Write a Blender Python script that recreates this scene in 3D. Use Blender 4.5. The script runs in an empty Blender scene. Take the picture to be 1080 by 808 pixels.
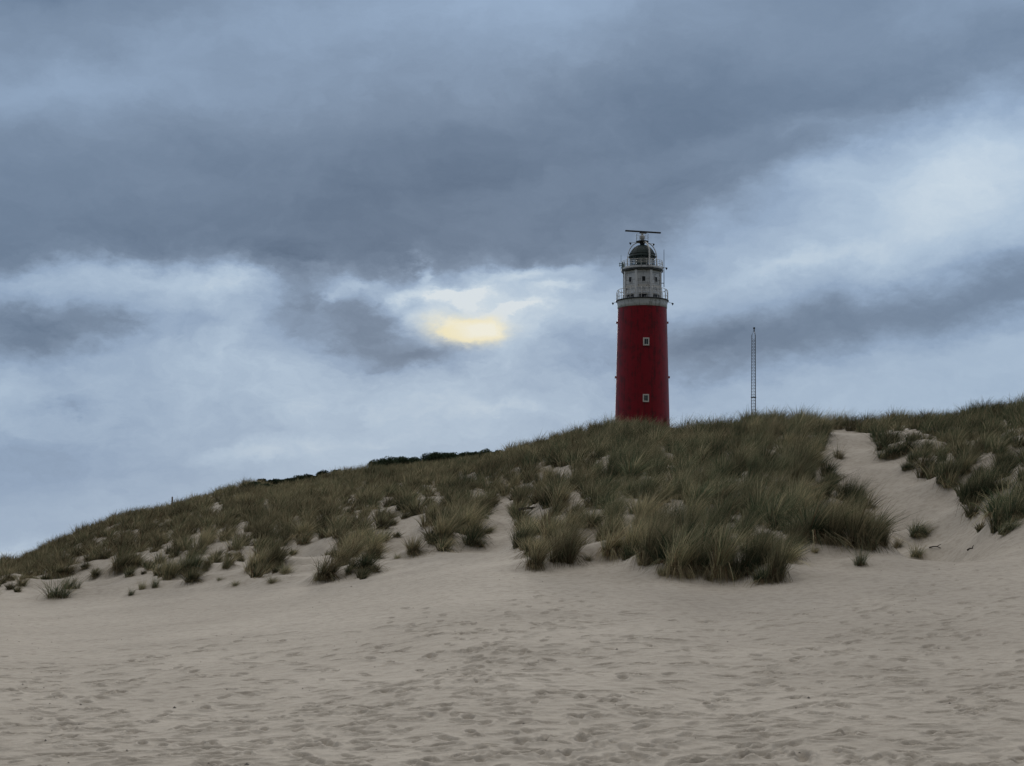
import bpy, bmesh, math, random
import numpy as np
from mathutils import Vector, Matrix

rng = np.random.default_rng(7)
random.seed(7)
PI = math.pi
scene = bpy.context.scene
COL = scene.collection

# ------------------------------------------------------------------ camera
# Level camera, 60 mm on a 36 mm sensor, lens shifted upward.  In the 1080 px wide
# photograph the focal length is 1800 px and the eye level lies at y = 598.
F, CX, HY, EYE = 1800.0, 540.0, 598.0, 1.6
cam = bpy.data.cameras.new('camera')
cam.lens = 60.0
cam.sensor_width = 36.0
cam.shift_y = (HY - 404.0) / 1080.0
cam.clip_start = 0.1
cam.clip_end = 20000
cam_ob = bpy.data.objects.new('camera', cam)
cam_ob.location = (0, 0, EYE)
cam_ob.rotation_euler = (PI / 2, 0, 0)
COL.objects.link(cam_ob)
scene.camera = cam_ob
vs = scene.view_settings
vs.view_transform = 'Standard'
vs.look = 'None'
vs.exposure = 0.0
vs.gamma = 1.0
vs.use_curve_mapping = False
scene.cycles.max_bounces = 6
scene.cycles.diffuse_bounces = 3
scene.cycles.transparent_max_bounces = 6


def lin(r, g, b):
    f = lambda c: (c / 255 / 12.92) if c <= 10 else ((c / 255 + 0.055) / 1.055) ** 2.4
    return (f(r), f(g), f(b), 1.0)


# ------------------------------------------------------------------ object helpers
def tag(o, label=None, cat=None, group=None, kind=None):
    if label: o['label'] = label
    if cat: o['category'] = cat
    if group: o['group'] = group
    if kind: o['kind'] = kind
    return o


def empty(name, loc):
    o = bpy.data.objects.new(name, None)
    o.location = loc
    o.empty_display_size = 0.3
    COL.objects.link(o)
    return o


def link_bm(name, bm, mat, parent=None, smooth=False):
    me = bpy.data.meshes.new(name)
    bmesh.ops.recalc_face_normals(bm, faces=bm.faces)
    bm.to_mesh(me)
    bm.free()
    me.materials.append(mat)
    if smooth:
        for p in me.polygons: p.use_smooth = True
    o = bpy.data.objects.new(name, me)
    COL.objects.link(o)
    if parent: o.parent = parent
    return o


def np_mesh(name, verts, loops, nper, mat, colors=None, smooth=False):
    """verts (N,3); loops flat indices; nper verts per polygon array."""
    me = bpy.data.meshes.new(name)
    me.vertices.add(len(verts))
    me.vertices.foreach_set('co', np.asarray(verts, np.float32).ravel())
    me.loops.add(len(loops))
    me.loops.foreach_set('vertex_index', np.asarray(loops, np.int32))
    starts = np.concatenate(([0], np.cumsum(nper)[:-1])).astype(np.int32)
    me.polygons.add(len(nper))
    me.polygons.foreach_set('loop_start', starts)
    me.polygons.foreach_set('loop_total', np.asarray(nper, np.int32))
    me.update(calc_edges=True)
    if smooth:
        me.polygons.foreach_set('use_smooth', np.ones(len(nper), dtype=bool))
    if colors is not None:
        a = me.color_attributes.new('tint', 'FLOAT_COLOR', 'POINT')
        a.data.foreach_set('color', np.asarray(colors, np.float32).ravel())
    me.materials.append(mat)
    return me


def lathe(bm, prof, n=48, cx=0, cy=0, a0=0.0, close=False):
    rings = []
    for r, z in prof:
        if r < 1e-4:
            rings.append([bm.verts.new((cx, cy, z))])
        else:
            rings.append([bm.verts.new((cx + r * math.cos(a0 + 2 * PI * i / n), cy + r * math.sin(a0 + 2 * PI * i / n), z)) for i in range(n)])
    pairs = list(zip(rings, rings[1:]))
    if close: pairs.append((rings[-1], rings[0]))
    for A, B in pairs:
        for i in range(n):
            j = (i + 1) % n
            if len(A) == 1 and len(B) == 1: continue
            if len(A) == 1: bm.faces.new((A[0], B[j], B[i]))
            elif len(B) == 1: bm.faces.new((A[i], A[j], B[0]))
            else: bm.faces.new((A[i], A[j], B[j], B[i]))
    return bm


def tube(bm, pts, r, n=6, closed=False):
    pts = [Vector(p) for p in pts]
    rs = r if isinstance(r, (list, tuple)) else [r] * len(pts)
    rings = []
    m = len(pts)
    for i, p in enumerate(pts):
        if closed: t = pts[(i + 1) % m] - pts[i - 1]
        else: t = pts[min(i + 1, m - 1)] - pts[max(i - 1, 0)]
        t.normalize()
        u = t.orthogonal().normalized() if abs(t.z) > 0.99 else t.cross(Vector((0, 0, 1))).normalized()
        v = t.cross(u)
        rings.append([bm.verts.new(p + rs[i] * (math.cos(2 * PI * k / n) * u + math.sin(2 * PI * k / n) * v)) for k in range(n)])
    rng_ = range(m) if closed else range(m - 1)
    for i in rng_:
        A, B = rings[i], rings[(i + 1) % m]
        for k in range(n):
            l = (k + 1) % n
            bm.faces.new((A[k], A[l], B[l], B[k]))
    if not closed:
        bm.faces.new(rings[0][::-1])
        bm.faces.new(rings[-1])


def ring_pts(r, z, n=48, a0=0.0):
    return [(r * math.cos(a0 + 2 * PI * i / n), r * math.sin(a0 + 2 * PI * i / n), z) for i in range(n)]


def box(bm, sx, sy, sz, M=Matrix.Identity(4), bevel=0.0):
    r = bmesh.ops.create_cube(bm, size=1.0)
    vs_ = r['verts']
    for v in vs_:
        v.co = Vector((v.co.x * sx, v.co.y * sy, v.co.z * sz))
    if bevel > 0:
        es = list({e for v in vs_ for e in v.link_edges})
        out = bmesh.ops.bevel(bm, geom=es, offset=bevel, segments=2, affect='EDGES', profile=0.5)
        vs_ = list({v for f in out['faces'] for v in f.verts} | {v for v in vs_ if v.is_valid})
    for v in vs_:
        v.co = M @ v.co


# ------------------------------------------------------------------ noise
def _hash(ix, iy, seed):
    h = (ix.astype(np.int64) * 374761393 + iy.astype(np.int64) * 668265263 + seed * 1442695041) & 0x7fffffff
    h = ((h ^ (h >> 13)) * 1274126177) & 0x7fffffff
    h = (h ^ (h >> 16)) & 0xffffff
    return h / float(0xffffff)


def vnoise(x, y, seed=0):
    x = np.asarray(x, float); y = np.asarray(y, float)
    ix = np.floor(x); iy = np.floor(y)
    fx = x - ix; fy = y - iy
    fx = fx * fx * fx * (fx * (fx * 6 - 15) + 10)
    fy = fy * fy * fy * (fy * (fy * 6 - 15) + 10)
    a = _hash(ix, iy, seed); b = _hash(ix + 1, iy, seed)
    c = _hash(ix, iy + 1, seed); d = _hash(ix + 1, iy + 1, seed)
    return (a * (1 - fx) + b * fx) * (1 - fy) + (c * (1 - fx) + d * fx) * fy * 1.0 - 0.5


def fbm(x, y, seed=0, octv=4, gain=0.5):
    s = 0; a = 1.0; t = 0
    for i in range(octv):
        s = s + a * vnoise(x * 2 ** i + 13.7 * i, y * 2 ** i - 7.3 * i, seed + i)
        t += a; a *= gain
    return 2 * s / t          # about -1..1


def sstep(a, b, x):
    t = np.clip((x - a) / (b - a), 0, 1)
    return t * t * (3 - 2 * t)


def curve(pts):
    xs = np.array([p[0] for p in pts], float); ys = np.array([p[1] for p in pts], float)
    # monotone smoothed: sample linear interp and blur
    g = np.arange(xs[0] - 60, xs[-1] + 61, 4.0)
    v = np.interp(g, xs, ys)
    k = np.exp(-0.5 * (np.arange(-4, 5) / 2.0) ** 2); k /= k.sum()
    vp = np.pad(v, 4, mode='edge')
    v = np.convolve(vp, k, mode='valid')
    return lambda q: np.interp(q, g, v)


# ------------------------------------------------------------------ terrain
yF = curve([(-700, 650), (-300, 640), (0, 619), (50, 626), (130, 626), (200, 621), (300, 616), (400, 606), (470, 594), (540, 594), (600, 600),
            (680, 606), (760, 612), (830, 606), (900, 598), (960, 592), (1000, 588), (1080, 572), (1400, 560), (1900, 560)])
DF = curve([(-700, 56), (-300, 50), (0, 46), (130, 41), (300, 37), (470, 34), (600, 32), (700, 30), (830, 30), (960, 31), (1080, 32), (1400, 33), (1900, 34)])
yC = curve([(-700, 655), (-300, 632), (0, 603), (40, 585), (80, 564), (130, 546), (181, 537), (230, 521), (262, 512), (290, 515), (330, 508),
            (380, 498), (420, 494), (450, 491), (520, 483), (545, 477), (580, 467), (620, 455), (650, 452), (680, 455), (705, 461), (720, 459),
            (760, 453), (790, 446), (830, 446), (870, 449), (920, 449), (960, 443), (1000, 444), (1040, 436), (1080, 429), (1400, 420), (1900, 440)])
DC = curve([(-700, 70), (-300, 66), (0, 62), (130, 66), (262, 70), (400, 72), (540, 68), (650, 65), (760, 60), (870, 62), (1000, 60), (1080, 57), (1400, 56), (1900, 56)])

LX, LY, LZ = 21.45, 281.0, 24.0        # lighthouse foot
MX, MY = 34.05, 240.0                  # lattice mast foot
GULLY = None                           # polylines of (x, y, depth, width) filled below


def seg_dist(x, y, pts):
    """distance to polyline and interpolated (depth, width) there"""
    best = np.full(np.shape(x), 1e9); dep = np.zeros(np.shape(x)); wid = np.ones(np.shape(x))
    for (ax, ay, ad, aw), (bx, by, bd, bw) in zip(pts, pts[1:]):
        dx, dy = bx - ax, by - ay
        t = np.clip(((x - ax) * dx + (y - ay) * dy) / (dx * dx + dy * dy), 0, 1)
        d = np.hypot(x - ax - t * dx, y - ay - t * dy)
        m = d < best
        best = np.where(m, d, best)
        dep = np.where(m, ad + t * (bd - ad), dep)
        wid = np.where(m, aw + t * (bw - aw), wid)
    return best, dep, wid


def terrain(x, y, detail=True):
    x = np.asarray(x, float); y = np.asarray(y, float)
    ys = np.maximum(y, 3.0)
    px = np.clip(CX + F * x / ys, -700, 1900)
    D = y
    dF, dC = DF(px), DC(px)
    zF = EYE + (HY - yF(px)) / F * dF
    zC = EYE + (HY - yC(px)) / F * dC
    # beach: gentle ramp up to the foot of the dune
    t = np.clip((D - 8.0) / (dF - 8.0), -0.5, 1.35)
    tt = np.clip(t, 0, 1.35)
    beach = zF * (0.36 * tt + 0.64 * tt ** 2)
    beach = np.where(D < 8, -0.002 * (8 - D), beach)
    # dune
    s = (D - dF) / (dC - dF)
    s1 = np.clip(s, -0.4, 1.0)
    p = 0.72 * s1 + 0.28 * (1 - (1 - np.clip(s1, 0, 1)) ** 2)
    dune = np.where(D < dF, zF + (D - dF) * 0.22, zF + (zC - zF) * p)
    k = 0.22
    h = np.clip(0.5 + 0.5 * (dune - beach) / k, 0, 1)
    z = beach * (1 - h) + dune * h + k * h * (1 - h) * 0.6 - 0.03
    # behind the crest
    ov = np.clip(D - dC, 0, None)
    land = 2.5 + 0.0 * D
    back = zC - 2.6 * sstep(0, 22, ov) - 0.035 * ov
    back = np.maximum(back, np.minimum(land, zC - 0.5 * sstep(0, 20, ov)))
    z = np.where(D > dC, back, z)
    dl = np.hypot(x - LX, y - LY)
    hill = LZ * np.exp(-(np.clip(dl - 7.0, 0, None) / 34.0) ** 2)
    z = np.maximum(z, np.where(D > dC + 40, hill, -5))
    onD = sstep(-0.05, 0.18, s) * (1 - 0.65 * sstep(0.85, 1.0, s)) * (1 - sstep(1.0, 1.6, s))
    front = sstep(3, 9, D)
    if GULLY:
        for pts in GULLY:
            d, dep, wid = seg_dist(x, y, pts)
            z = z - dep * np.exp(-(d / wid) ** 2)
    if GULLY and MOUNDS and detail:
        z = z + mounds(np.atleast_1d(x), np.atleast_1d(y)).reshape(np.shape(z))
    if detail:
        z = z + onD * (0.20 * fbm(x / 3.4, y / 4.2, 3, 3) + 0.10 * fbm(x / 0.9, y / 1.0, 9, 3))
        # hummocks of trapped sand on the left flank
        z = z + front * (1 - onD) * np.clip(1 - (D - dC) / 10, 0, 1) * 0.035 * fbm(x / 3.0, y / 2.2, 21, 3)
    return z


def pix(x, y, z):
    return CX + F * x / y, HY - F * (z - EYE) / y


def hit(px, py, d0=11.0, d1=110.0, detail=True):
    D = np.arange(d0, d1, 0.04)
    x = (px - CX) / F * D
    z = terrain(x, D, detail)
    q = HY - F * (z - EYE) / D
    i = np.argmax(q <= py)
    if q[i] > py:
        i = int(np.argmin(q))
    return float(x[i]), float(D[i]), float(z[i])


def poly_from_pixels(rows):
    out = []
    for px, py, dep, wid in rows:
        x, y, z = hit(px, py, detail=False)
        out.append((x, y, dep, wid))
    return out


_g = [poly_from_pixels([(1035, 583, 0.15, 1.0), (1000, 572, 0.75, 1.1), (968, 545, 1.3, 1.6), (932, 515, 1.25, 2.1), (900, 485, 0.5, 2.0), (890, 462, 0.05, 2.0)]),
      poly_from_pixels([(500, 588, 0.15, 1.2), (515, 565, 0.40, 1.2), (530, 530, 0.45, 0.9), (535, 505, 0.2, 0.8)]),
      poly_from_pixels([(410, 595, 0.1, 1.1), (428, 565, 0.3, 1.1), (432, 550, 0.1, 0.9)]),
      poly_from_pixels([(300, 592, 0.05, 1.2), (330, 578, 0.3, 1.2), (352, 572, 0.1, 0.9)])]
GULLY = _g
MOUNDS = []


def mounds(x, y):
    z = np.zeros(np.shape(x))
    for (mx_, my_, mr_, mh_) in MOUNDS:
        m = (np.abs(x - mx_) < 3.2 * mr_) & (np.abs(y - my_) < 3.2 * mr_)
        if not np.any(m): continue
        dx, dy = x[m] - mx_, y[m] - my_
        dx = np.where(dx > 0, dx / 1.7, dx)          # drift tail on the lee side
        z[m] += mh_ * np.exp(-(dx * dx + dy * dy) / mr_ ** 2)
    return z


# tussocks one can point to: (px centre, py base, width px, height px, tone, form, label)
SOLO = [
    (23, 619, 24, 14, 'brown', 'low', 'low dark tussock lying on bare sand, lowest at the far left end of the dune'),
    (8, 613, 18, 16, 'brown', 'low', 'brownish tussock cut by the left edge at the dune end'),
    (62, 631, 40, 20, 'green', 'low', 'long drooping green tussock trailing down to the sand at the left dune foot'),
    (76, 622, 26, 16, 'green', 'low', 'green tussock at the upper end of the long drooping one, left dune foot'),
    (68, 607, 36, 16, 'brown', 'wide', 'brown tussock just above the long drooping green one at left'),
    (101, 609, 11, 11, 'olive', 'tall', 'small dark tuft alone on sand, left of the bushy grey-green tussock'),
    (126, 601, 30, 24, 'olive', 'wide', 'bushy grey-green tussock with sand below it, left part of the dune foot'),
    (143, 594, 18, 15, 'brown', 'low', 'thin tussock hanging off the right side of the bushy grey-green one'),
    (137, 629, 11, 9, 'green', 'low', 'tiny green tuft lowest on the open sand at left'),
    (149, 623, 12, 11, 'olive', 'low', 'small sparse tuft, second in a line of three on the left sand'),
    (162, 620, 13, 12, 'green', 'low', 'small sparse tuft, uppermost in a line of three on the left sand'),
    (176, 612, 22, 26, 'olive', 'wide', 'left half of a tall dark green pair of tussocks on the left slope foot'),
    (196, 604, 28, 26, 'green', 'wide', 'right half of a tall dark green pair of tussocks on the left slope foot'),
    (203, 614, 20, 16, 'olive', 'tall', 'rounded tussock standing on sand below the tall dark green pair'),
    (216, 602, 8, 9, 'olive', 'tall', 'tiny tuft beside the rounded tussock below the dark pair'),
    (238, 600, 18, 16, 'olive', 'low', 'small loose tussock on sand left of the large straw-topped clump'),
    (250, 580, 20, 16, 'olive', 'low', 'small tussock above the loose one, left of the large straw-topped clump'),
    (270, 602, 30, 26, 'straw', 'wide', 'large straw-topped tussock, left half of the clump at the left middle of the foot'),
    (286, 598, 28, 30, 'olive', 'wide', 'large straw-topped tussock, right half of the clump at the left middle of the foot'),
    (300, 605, 22, 13, 'olive', 'low', 'flat trailing tuft at the lower right of the large straw-topped clump'),
    (287, 615, 20, 8, 'olive', 'low', 'sparse flat tuft on sand under the large straw-topped clump'),
    (232, 613, 12, 6, 'olive', 'low', 'scrap of flattened grass on sand below the loose small tussock'),
    (248, 618, 14, 7, 'olive', 'low', 'flattened sparse grass lowest on the sand left of middle'),
    (346, 610, 26, 30, 'straw', 'tall', 'tall straw-coloured tussock on the sand spur right of a bare hollow'),
    (335, 613, 16, 14, 'olive', 'low', 'low tuft trailing left of the tall straw-coloured tussock'),
    (362, 596, 26, 24, 'straw', 'wide', 'straw tussock behind and right of the tall one on the sand spur'),
    (368, 606, 9, 10, 'green', 'tall', 'tiny dark green tuft on sand right of the straw tussocks'),
    (383, 600, 24, 20, 'green', 'tall', 'round dark tussock standing at the foot, right of the tiny green tuft'),
    (383, 607, 18, 9, 'green', 'low', 'flat green tuft directly under the round dark tussock'),
    (394, 588, 16, 22, 'straw', 'tall', 'upright pale tussock above the round dark one'),
    (433, 585, 20, 20, 'straw', 'tall', 'lone spiky yellowish tussock in the middle of a bare sand hollow'),
    (419, 590, 12, 7, 'olive', 'low', 'thin flat tuft beside the lone spiky yellowish tussock'),
    (463, 572, 22, 30, 'straw', 'tall', 'upright tussock at the right rim of the bare hollow'),
    (471, 574, 12, 10, 'green', 'low', 'dark low tuft at the foot of the upright tussock by the hollow'),
    (496, 562, 28, 30, 'straw', 'wide', 'pale tussock at the left edge of the sand gully'),
    (503, 577, 26, 12, 'green', 'low', 'low dark tussock alone on sand at the mouth of the gully'),
    (515, 563, 12, 8, 'olive', 'tall', 'tiny tuft in the gully above the low dark tussock'),
    (511, 548, 14, 12, 'green', 'low', 'dark tuft beside the gully sand, right of the pale tussock'),
    (550, 577, 26, 26, 'green', 'wide', 'bluish green tussock at the right lip of the sand gully'),
    (566, 599, 30, 30, 'brown', 'wide', 'dark brown tussock reaching lowest onto the sand, right of the gully'),
    (592, 593, 36, 40, 'straw', 'wide', 'tall reddish straw tussock beside the lowest dark brown one'),
    (580, 572, 28, 34, 'brown', 'wide', 'rusty tussock behind the reddish straw one right of the gully'),
    (646, 585, 26, 34, 'straw', 'tall', 'pale leaning tussock right of a sand notch below the lighthouse'),
    (664, 586, 26, 40, 'straw', 'wide', 'pale shaggy tussock second from the sand notch below the lighthouse'),
    (686, 594, 34, 50, 'straw', 'wide', 'shaggy drooping tussock at the foot right below the lighthouse'),
    (709, 603, 34, 44, 'olive', 'wide', 'dark green tussock at the foot right of the shaggy drooping one'),
    (738, 604, 26, 40, 'green', 'wide', 'dark tussock at the foot, left of the brown-based one'),
    (760, 606, 34, 50, 'brown', 'wide', 'tall brown-based tussock at the foot under the lattice mast'),
    (786, 606, 32, 46, 'green', 'wide', 'dark green tussock at the foot right of the brown-based one'),
    (815, 612, 30, 48, 'olive', 'wide', 'lowest tussock of the big dark mass, its blades hanging onto the sand'),
    (838, 575, 26, 34, 'olive', 'wide', 'tussock at the right end of the big dark mass, above bare sand'),
    (880, 572, 34, 44, 'straw', 'wide', 'pale fan-shaped tussock, left one of the pair on the nose by the sand path'),
    (908, 577, 42, 54, 'straw', 'wide', 'large pale fan-shaped tussock on the nose beside the sand path'),
    (928, 574, 26, 36, 'olive', 'wide', 'windswept tussock at the right side of the large pale fan-shaped one'),
    (903, 597, 24, 20, 'green', 'low', 'dark green tuft drooping below the large pale fan-shaped tussock'),
    (946, 577, 24, 14, 'straw', 'low', 'thin dry grass patch between the pale fan and the lone green tussock'),
    (970, 566, 26, 18, 'green', 'wide', 'lone dark green tussock at the mouth of the sand path'),
    (966, 588, 24, 16, 'olive', 'low', 'yellowish low tuft directly below the lone dark green tussock'),
    (940, 483, 42, 26, 'green', 'wide', 'dark green tussock at the head of the sand path'),
    (979, 477, 18, 18, 'green', 'tall', 'small upright tussock right of the one at the head of the path'),
    (957, 496, 20, 14, 'green', 'wide', 'small dark tussock on sand in the upper bend of the path'),
    (984, 496, 14, 18, 'green', 'tall', 'small upright dark tuft between the bend tuft and the black-green tussock'),
    (998, 509, 32, 42, 'green', 'wide', 'tall black-green tussock overhanging the right side of the sand path'),
    (1030, 530, 46, 46, 'green', 'wide', 'broad green tussock on the right bank, above the lowest one'),
    (1052, 560, 50, 40, 'green', 'low', 'spreading green tussock lowest on the right bank'),
    (1074, 548, 38, 44, 'green', 'wide', 'green tussock at the right edge beside the lowest spreading one'),
    (1056, 482, 18, 16, 'green', 'tall', 'small tuft on the right bank below the ridge grass'),
    (1034, 478, 20, 24, 'olive', 'tall', 'upright tussock between two sand patches under the right ridge'),
    (884, 484, 22, 14, 'straw', 'low', 'thin dry tuft at the left lip of the sand path head'),
    (697, 607, 18, 13, 'olive', 'low', 'small frayed tuft at the foot, under the shaggy drooping tussock'),
    (727, 610, 16, 11, 'straw', 'low', 'small dry tuft at the sand edge left of the brown-based tussock'),
    (748, 613, 18, 12, 'brown', 'low', 'small brown tuft spilling onto sand below the brown-based tussock'),
    (775, 612, 18, 12, 'straw', 'low', 'small dry tuft spilling onto sand right of the brown-based tussock'),
    (800, 613, 18, 14, 'green', 'low', 'small green tuft beside the lowest hanging tussock of the dark mass'),
    (676, 597, 16, 12, 'straw', 'low', 'small pale tuft at the sand edge left of the shaggy drooping tussock'),
    (620, 592, 14, 9, 'olive', 'low', 'small flat tuft in the sand notch below the lighthouse'),
    (858, 583, 16, 9, 'straw', 'low', 'sparse dry tuft on the bare sand under the nose of the dune'),
    (66, 598, 22, 14, 'brown', 'wide', 'brown tussock on the left slope next to a bare streak'),
]

for (px_, py_, w_, h_, tone, form, lab) in SOLO:
    x, y, z = hit(px_, py_, detail=False)
    wm = w_ / F * y
    MOUNDS.append((x + 0.05, y + 0.1, 0.75 * wm + 0.08, 0.06 + 0.16 * wm))

x, y, z = hit(884, 470, detail=False)
MOUNDS.append((x, y, 1.3, 0.38))        # rounded sandy lip at the head of the blowout
x, y, z = hit(1045, 580, detail=False)
MOUNDS.append((x + 0.4, y, 1.6, 0.22))

# ---- materials -----------------------------------------------------------
def new_mat(name):
    m = bpy.data.materials.new(name)
    m.use_nodes = True
    nt = m.node_tree
    b = nt.nodes['Principled BSDF']
    return m, nt, b


def ramp_node(nt, stops, src):
    r = nt.nodes.new('ShaderNodeValToRGB')
    e = r.color_ramp.elements
    while len(e) < len(stops): e.new(0.5)
    for el, (p, c) in zip(e, stops):
        el.position = p; el.color = c if len(c) == 4 else (*c, 1)
    nt.links.new(src, r.inputs[0])
    return r.outputs[0]


def noise_node(nt, vec, scale, detail=4, rough=0.55):
    n = nt.nodes.new('ShaderNodeTexNoise')
    n.inputs['Scale'].default_value = scale
    n.inputs['Detail'].default_value = detail
    n.inputs['Roughness'].default_value = rough
    nt.links.new(vec, n.inputs['Vector'])
    return n.outputs[0]


def sand_material():
    m, nt, b = new_mat('sand')
    tc = nt.nodes.new('ShaderNodeTexCoord').outputs['Object']
    n1 = noise_node(nt, tc, 0.35, 5)
    c1 = ramp_node(nt, [(0.30, (0.366, 0.327, 0.274)), (0.70, (0.440, 0.396, 0.335))], n1)
    n2 = noise_node(nt, tc, 160.0, 3, 0.7)
    c2 = ramp_node(nt, [(0.25, (0.72, 0.72, 0.72)), (0.55, (1, 1, 1)), (0.8, (1.14, 1.14, 1.14))], n2)
    mx = nt.nodes.new('ShaderNodeMix'); mx.data_type = 'RGBA'; mx.blend_type = 'MULTIPLY'
    mx.inputs[0].default_value = 1.0
    nt.links.new(c1, mx.inputs[6]); nt.links.new(c2, mx.inputs[7])
    n3 = noise_node(nt, tc, 7.0, 4, 0.6)
    c3 = ramp_node(nt, [(0.36, (0.84, 0.83, 0.82)), (0.55, (1, 1, 1))], n3)
    mx2 = nt.nodes.new('ShaderNodeMix'); mx2.data_type = 'RGBA'; mx2.blend_type = 'MULTIPLY'
    mx2.inputs[0].default_value = 1.0
    nt.links.new(mx.outputs[2], mx2.inputs[6]); nt.links.new(c3, mx2.inputs[7])
    # heath and moss cover on the land behind the front dune
    sp_ = nt.nodes.new('ShaderNodeSeparateXYZ'); nt.links.new(tc, sp_.inputs[0])
    mr = nt.nodes.new('ShaderNodeMapRange'); mr.inputs[1].default_value = 74.0; mr.inputs[2].default_value = 88.0
    nt.links.new(sp_.outputs[1], mr.inputs[0])
    c4 = ramp_node(nt, [(0.35, (0.055, 0.06, 0.035)), (0.65, (0.13, 0.125, 0.075))], noise_node(nt, tc, 0.9, 6, 0.65))
    mx3 = nt.nodes.new('ShaderNodeMix'); mx3.data_type = 'RGBA'
    nt.links.new(mr.outputs[0], mx3.inputs[0]); nt.links.new(mx2.outputs[2], mx3.inputs[6]); nt.links.new(c4, mx3.inputs[7])
    nt.links.new(mx3.outputs[2], b.inputs['Base Color'])
    b.inputs['Roughness'].default_value = 0.95
    b.inputs['Specular IOR Level'].default_value = 0.15
    bp = nt.nodes.new('ShaderNodeBump')
    bp.inputs['Strength'].default_value = 0.55
    bp.inputs['Distance'].default_value = 0.02
    n4 = noise_node(nt, tc, 24.0, 5, 0.65)
    nt.links.new(n4, bp.inputs['Height'])
    nt.links.new(bp.outputs[0], b.inputs['Normal'])
    return m


SAND = sand_material()


def grass_material(name='marram_blades', trans=0.28):
    m = bpy.data.materials.new(name)
    m.use_nodes = True
    nt = m.node_tree
    nt.nodes.clear()
    out = nt.nodes.new('ShaderNodeOutputMaterial')
    av = nt.nodes.new('ShaderNodeAttribute'); av.attribute_name = 'tint'
    oi = nt.nodes.new('ShaderNodeObjectInfo')
    mr_ = nt.nodes.new('ShaderNodeMapRange'); mr_.inputs[3].default_value = 0.55; mr_.inputs[4].default_value = 1.5
    nt.links.new(oi.outputs['Random'], mr_.inputs[0])
    at = nt.nodes.new('ShaderNodeVectorMath'); at.operation = 'SCALE'
    nt.links.new(av.outputs['Color'], at.inputs[0]); nt.links.new(mr_.outputs[0], at.inputs['Scale'])
    d = nt.nodes.new('ShaderNodeBsdfDiffuse'); t = nt.nodes.new('ShaderNodeBsdfTranslucent')
    mx = nt.nodes.new('ShaderNodeMixShader'); mx.inputs[0].default_value = trans
    nt.links.new(at.outputs[0], d.inputs['Color']); nt.links.new(at.outputs[0], t.inputs['Color'])
    nt.links.new(d.outputs[0], mx.inputs[1]); nt.links.new(t.outputs[0], mx.inputs[2])
    nt.links.new(mx.outputs[0], out.inputs[0])
    return m


GRASS = grass_material()
LEAF = grass_material('bush_leaves', 0.12)


def plain(name, col, rough=0.6, var=0.12, scale=1.5, metal=0.0, spec=0.3):
    m, nt, b = new_mat(name)
    tc = nt.nodes.new('ShaderNodeTexCoord').outputs['Object']
    n = noise_node(nt, tc, scale, 5, 0.6)
    lo = tuple(c * (1 - var) for c in col); hi = tuple(min(1, c * (1 + var)) for c in col)
    nt.links.new(ramp_node(nt, [(0.3, lo), (0.7, hi)], n), b.inputs['Base Color'])
    b.inputs['Roughness'].default_value = rough
    b.inputs['Metallic'].default_value = metal
    b.inputs['Specular IOR Level'].default_value = spec
    return m


def streaked(name, col, stain, amount=0.5, sx=2.2, sz=0.16, rough=0.55):
    """painted masonry with rain streaks running down"""
    m, nt, b = new_mat(name)
    tc = nt.nodes.new('ShaderNodeTexCoord').outputs['Object']
    mp = nt.nodes.new('ShaderNodeMapping')
    mp.inputs['Scale'].default_value = (sx, sx, sz)
    nt.links.new(tc, mp.inputs[0])
    n = noise_node(nt, mp.outputs[0], 1.0, 6, 0.65)
    n2 = noise_node(nt, tc, 0.8, 6, 0.7)
    mul = nt.nodes.new('ShaderNodeMath'); mul.operation = 'MULTIPLY'
    nt.links.new(n, mul.inputs[0]); nt.links.new(n2, mul.inputs[1])
    r = ramp_node(nt, [(0.16, (*stain, 1)), (0.16 + 0.16 * amount, tuple(c * .9 for c in col)), (0.5, col)], mul.outputs[0])
    nt.links.new(r, b.inputs['Base Color'])
    b.inputs['Roughness'].default_value = rough
    b.inputs['Specular IOR Level'].default_value = 0.3
    bp = nt.nodes.new('ShaderNodeBump'); bp.inputs['Distance'].default_value = 0.02; bp.inputs['Strength'].default_value = 0.4
    nt.links.new(n2, bp.inputs['Height']); nt.links.new(bp.outputs[0], b.inputs['Normal'])
    return m


RED = streaked('red_paint', (0.25, 0.0035, 0.013), (0.10, 0.005, 0.009), 0.6)
WHITE = streaked('weathered_white_paint', (0.66, 0.69, 0.73), (0.32, 0.33, 0.34), 0.45, 3.5, 0.5)
PILASTER = streaked('cleaner_white_paint', (0.74, 0.77, 0.81), (0.5, 0.51, 0.53), 0.5, 3.5, 0.5)
RAIL = plain('galvanised_rail', (0.42, 0.43, 0.43), 0.5, 0.2, 3)
WRAIL = plain('white_rail', (0.62, 0.62, 0.61), 0.5, 0.12, 3)
DARK = plain('dark_steel', (0.035, 0.04, 0.045), 0.5, 0.25, 3)
DGREEN = plain('dark_green_dome', (0.015, 0.030, 0.030), 0.6, 0.3, 2)
AERIAL = plain('green_grey_aerial', (0.08, 0.14, 0.13), 0.5, 0.2, 3)
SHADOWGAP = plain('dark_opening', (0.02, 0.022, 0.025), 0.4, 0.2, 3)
FRAMEP = plain('window_frame_paint', (0.66, 0.63, 0.6), 0.5, 0.1, 3)
LINEP = plain('panel_joint', (0.22, 0.22, 0.21), 0.7, 0.2, 3)
WOOD = plain('weathered_wood', (0.22, 0.19, 0.16), 0.9, 0.3, 12)
GALV = plain('mast_steel', (0.09, 0.095, 0.10), 0.5, 0.2, 2)
TWIG = plain('dead_wood', (0.05, 0.042, 0.035), 0.9, 0.3, 8)
SHELL = plain('beach_litter', (0.09, 0.08, 0.07), 0.9, 0.5, 20)


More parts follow.
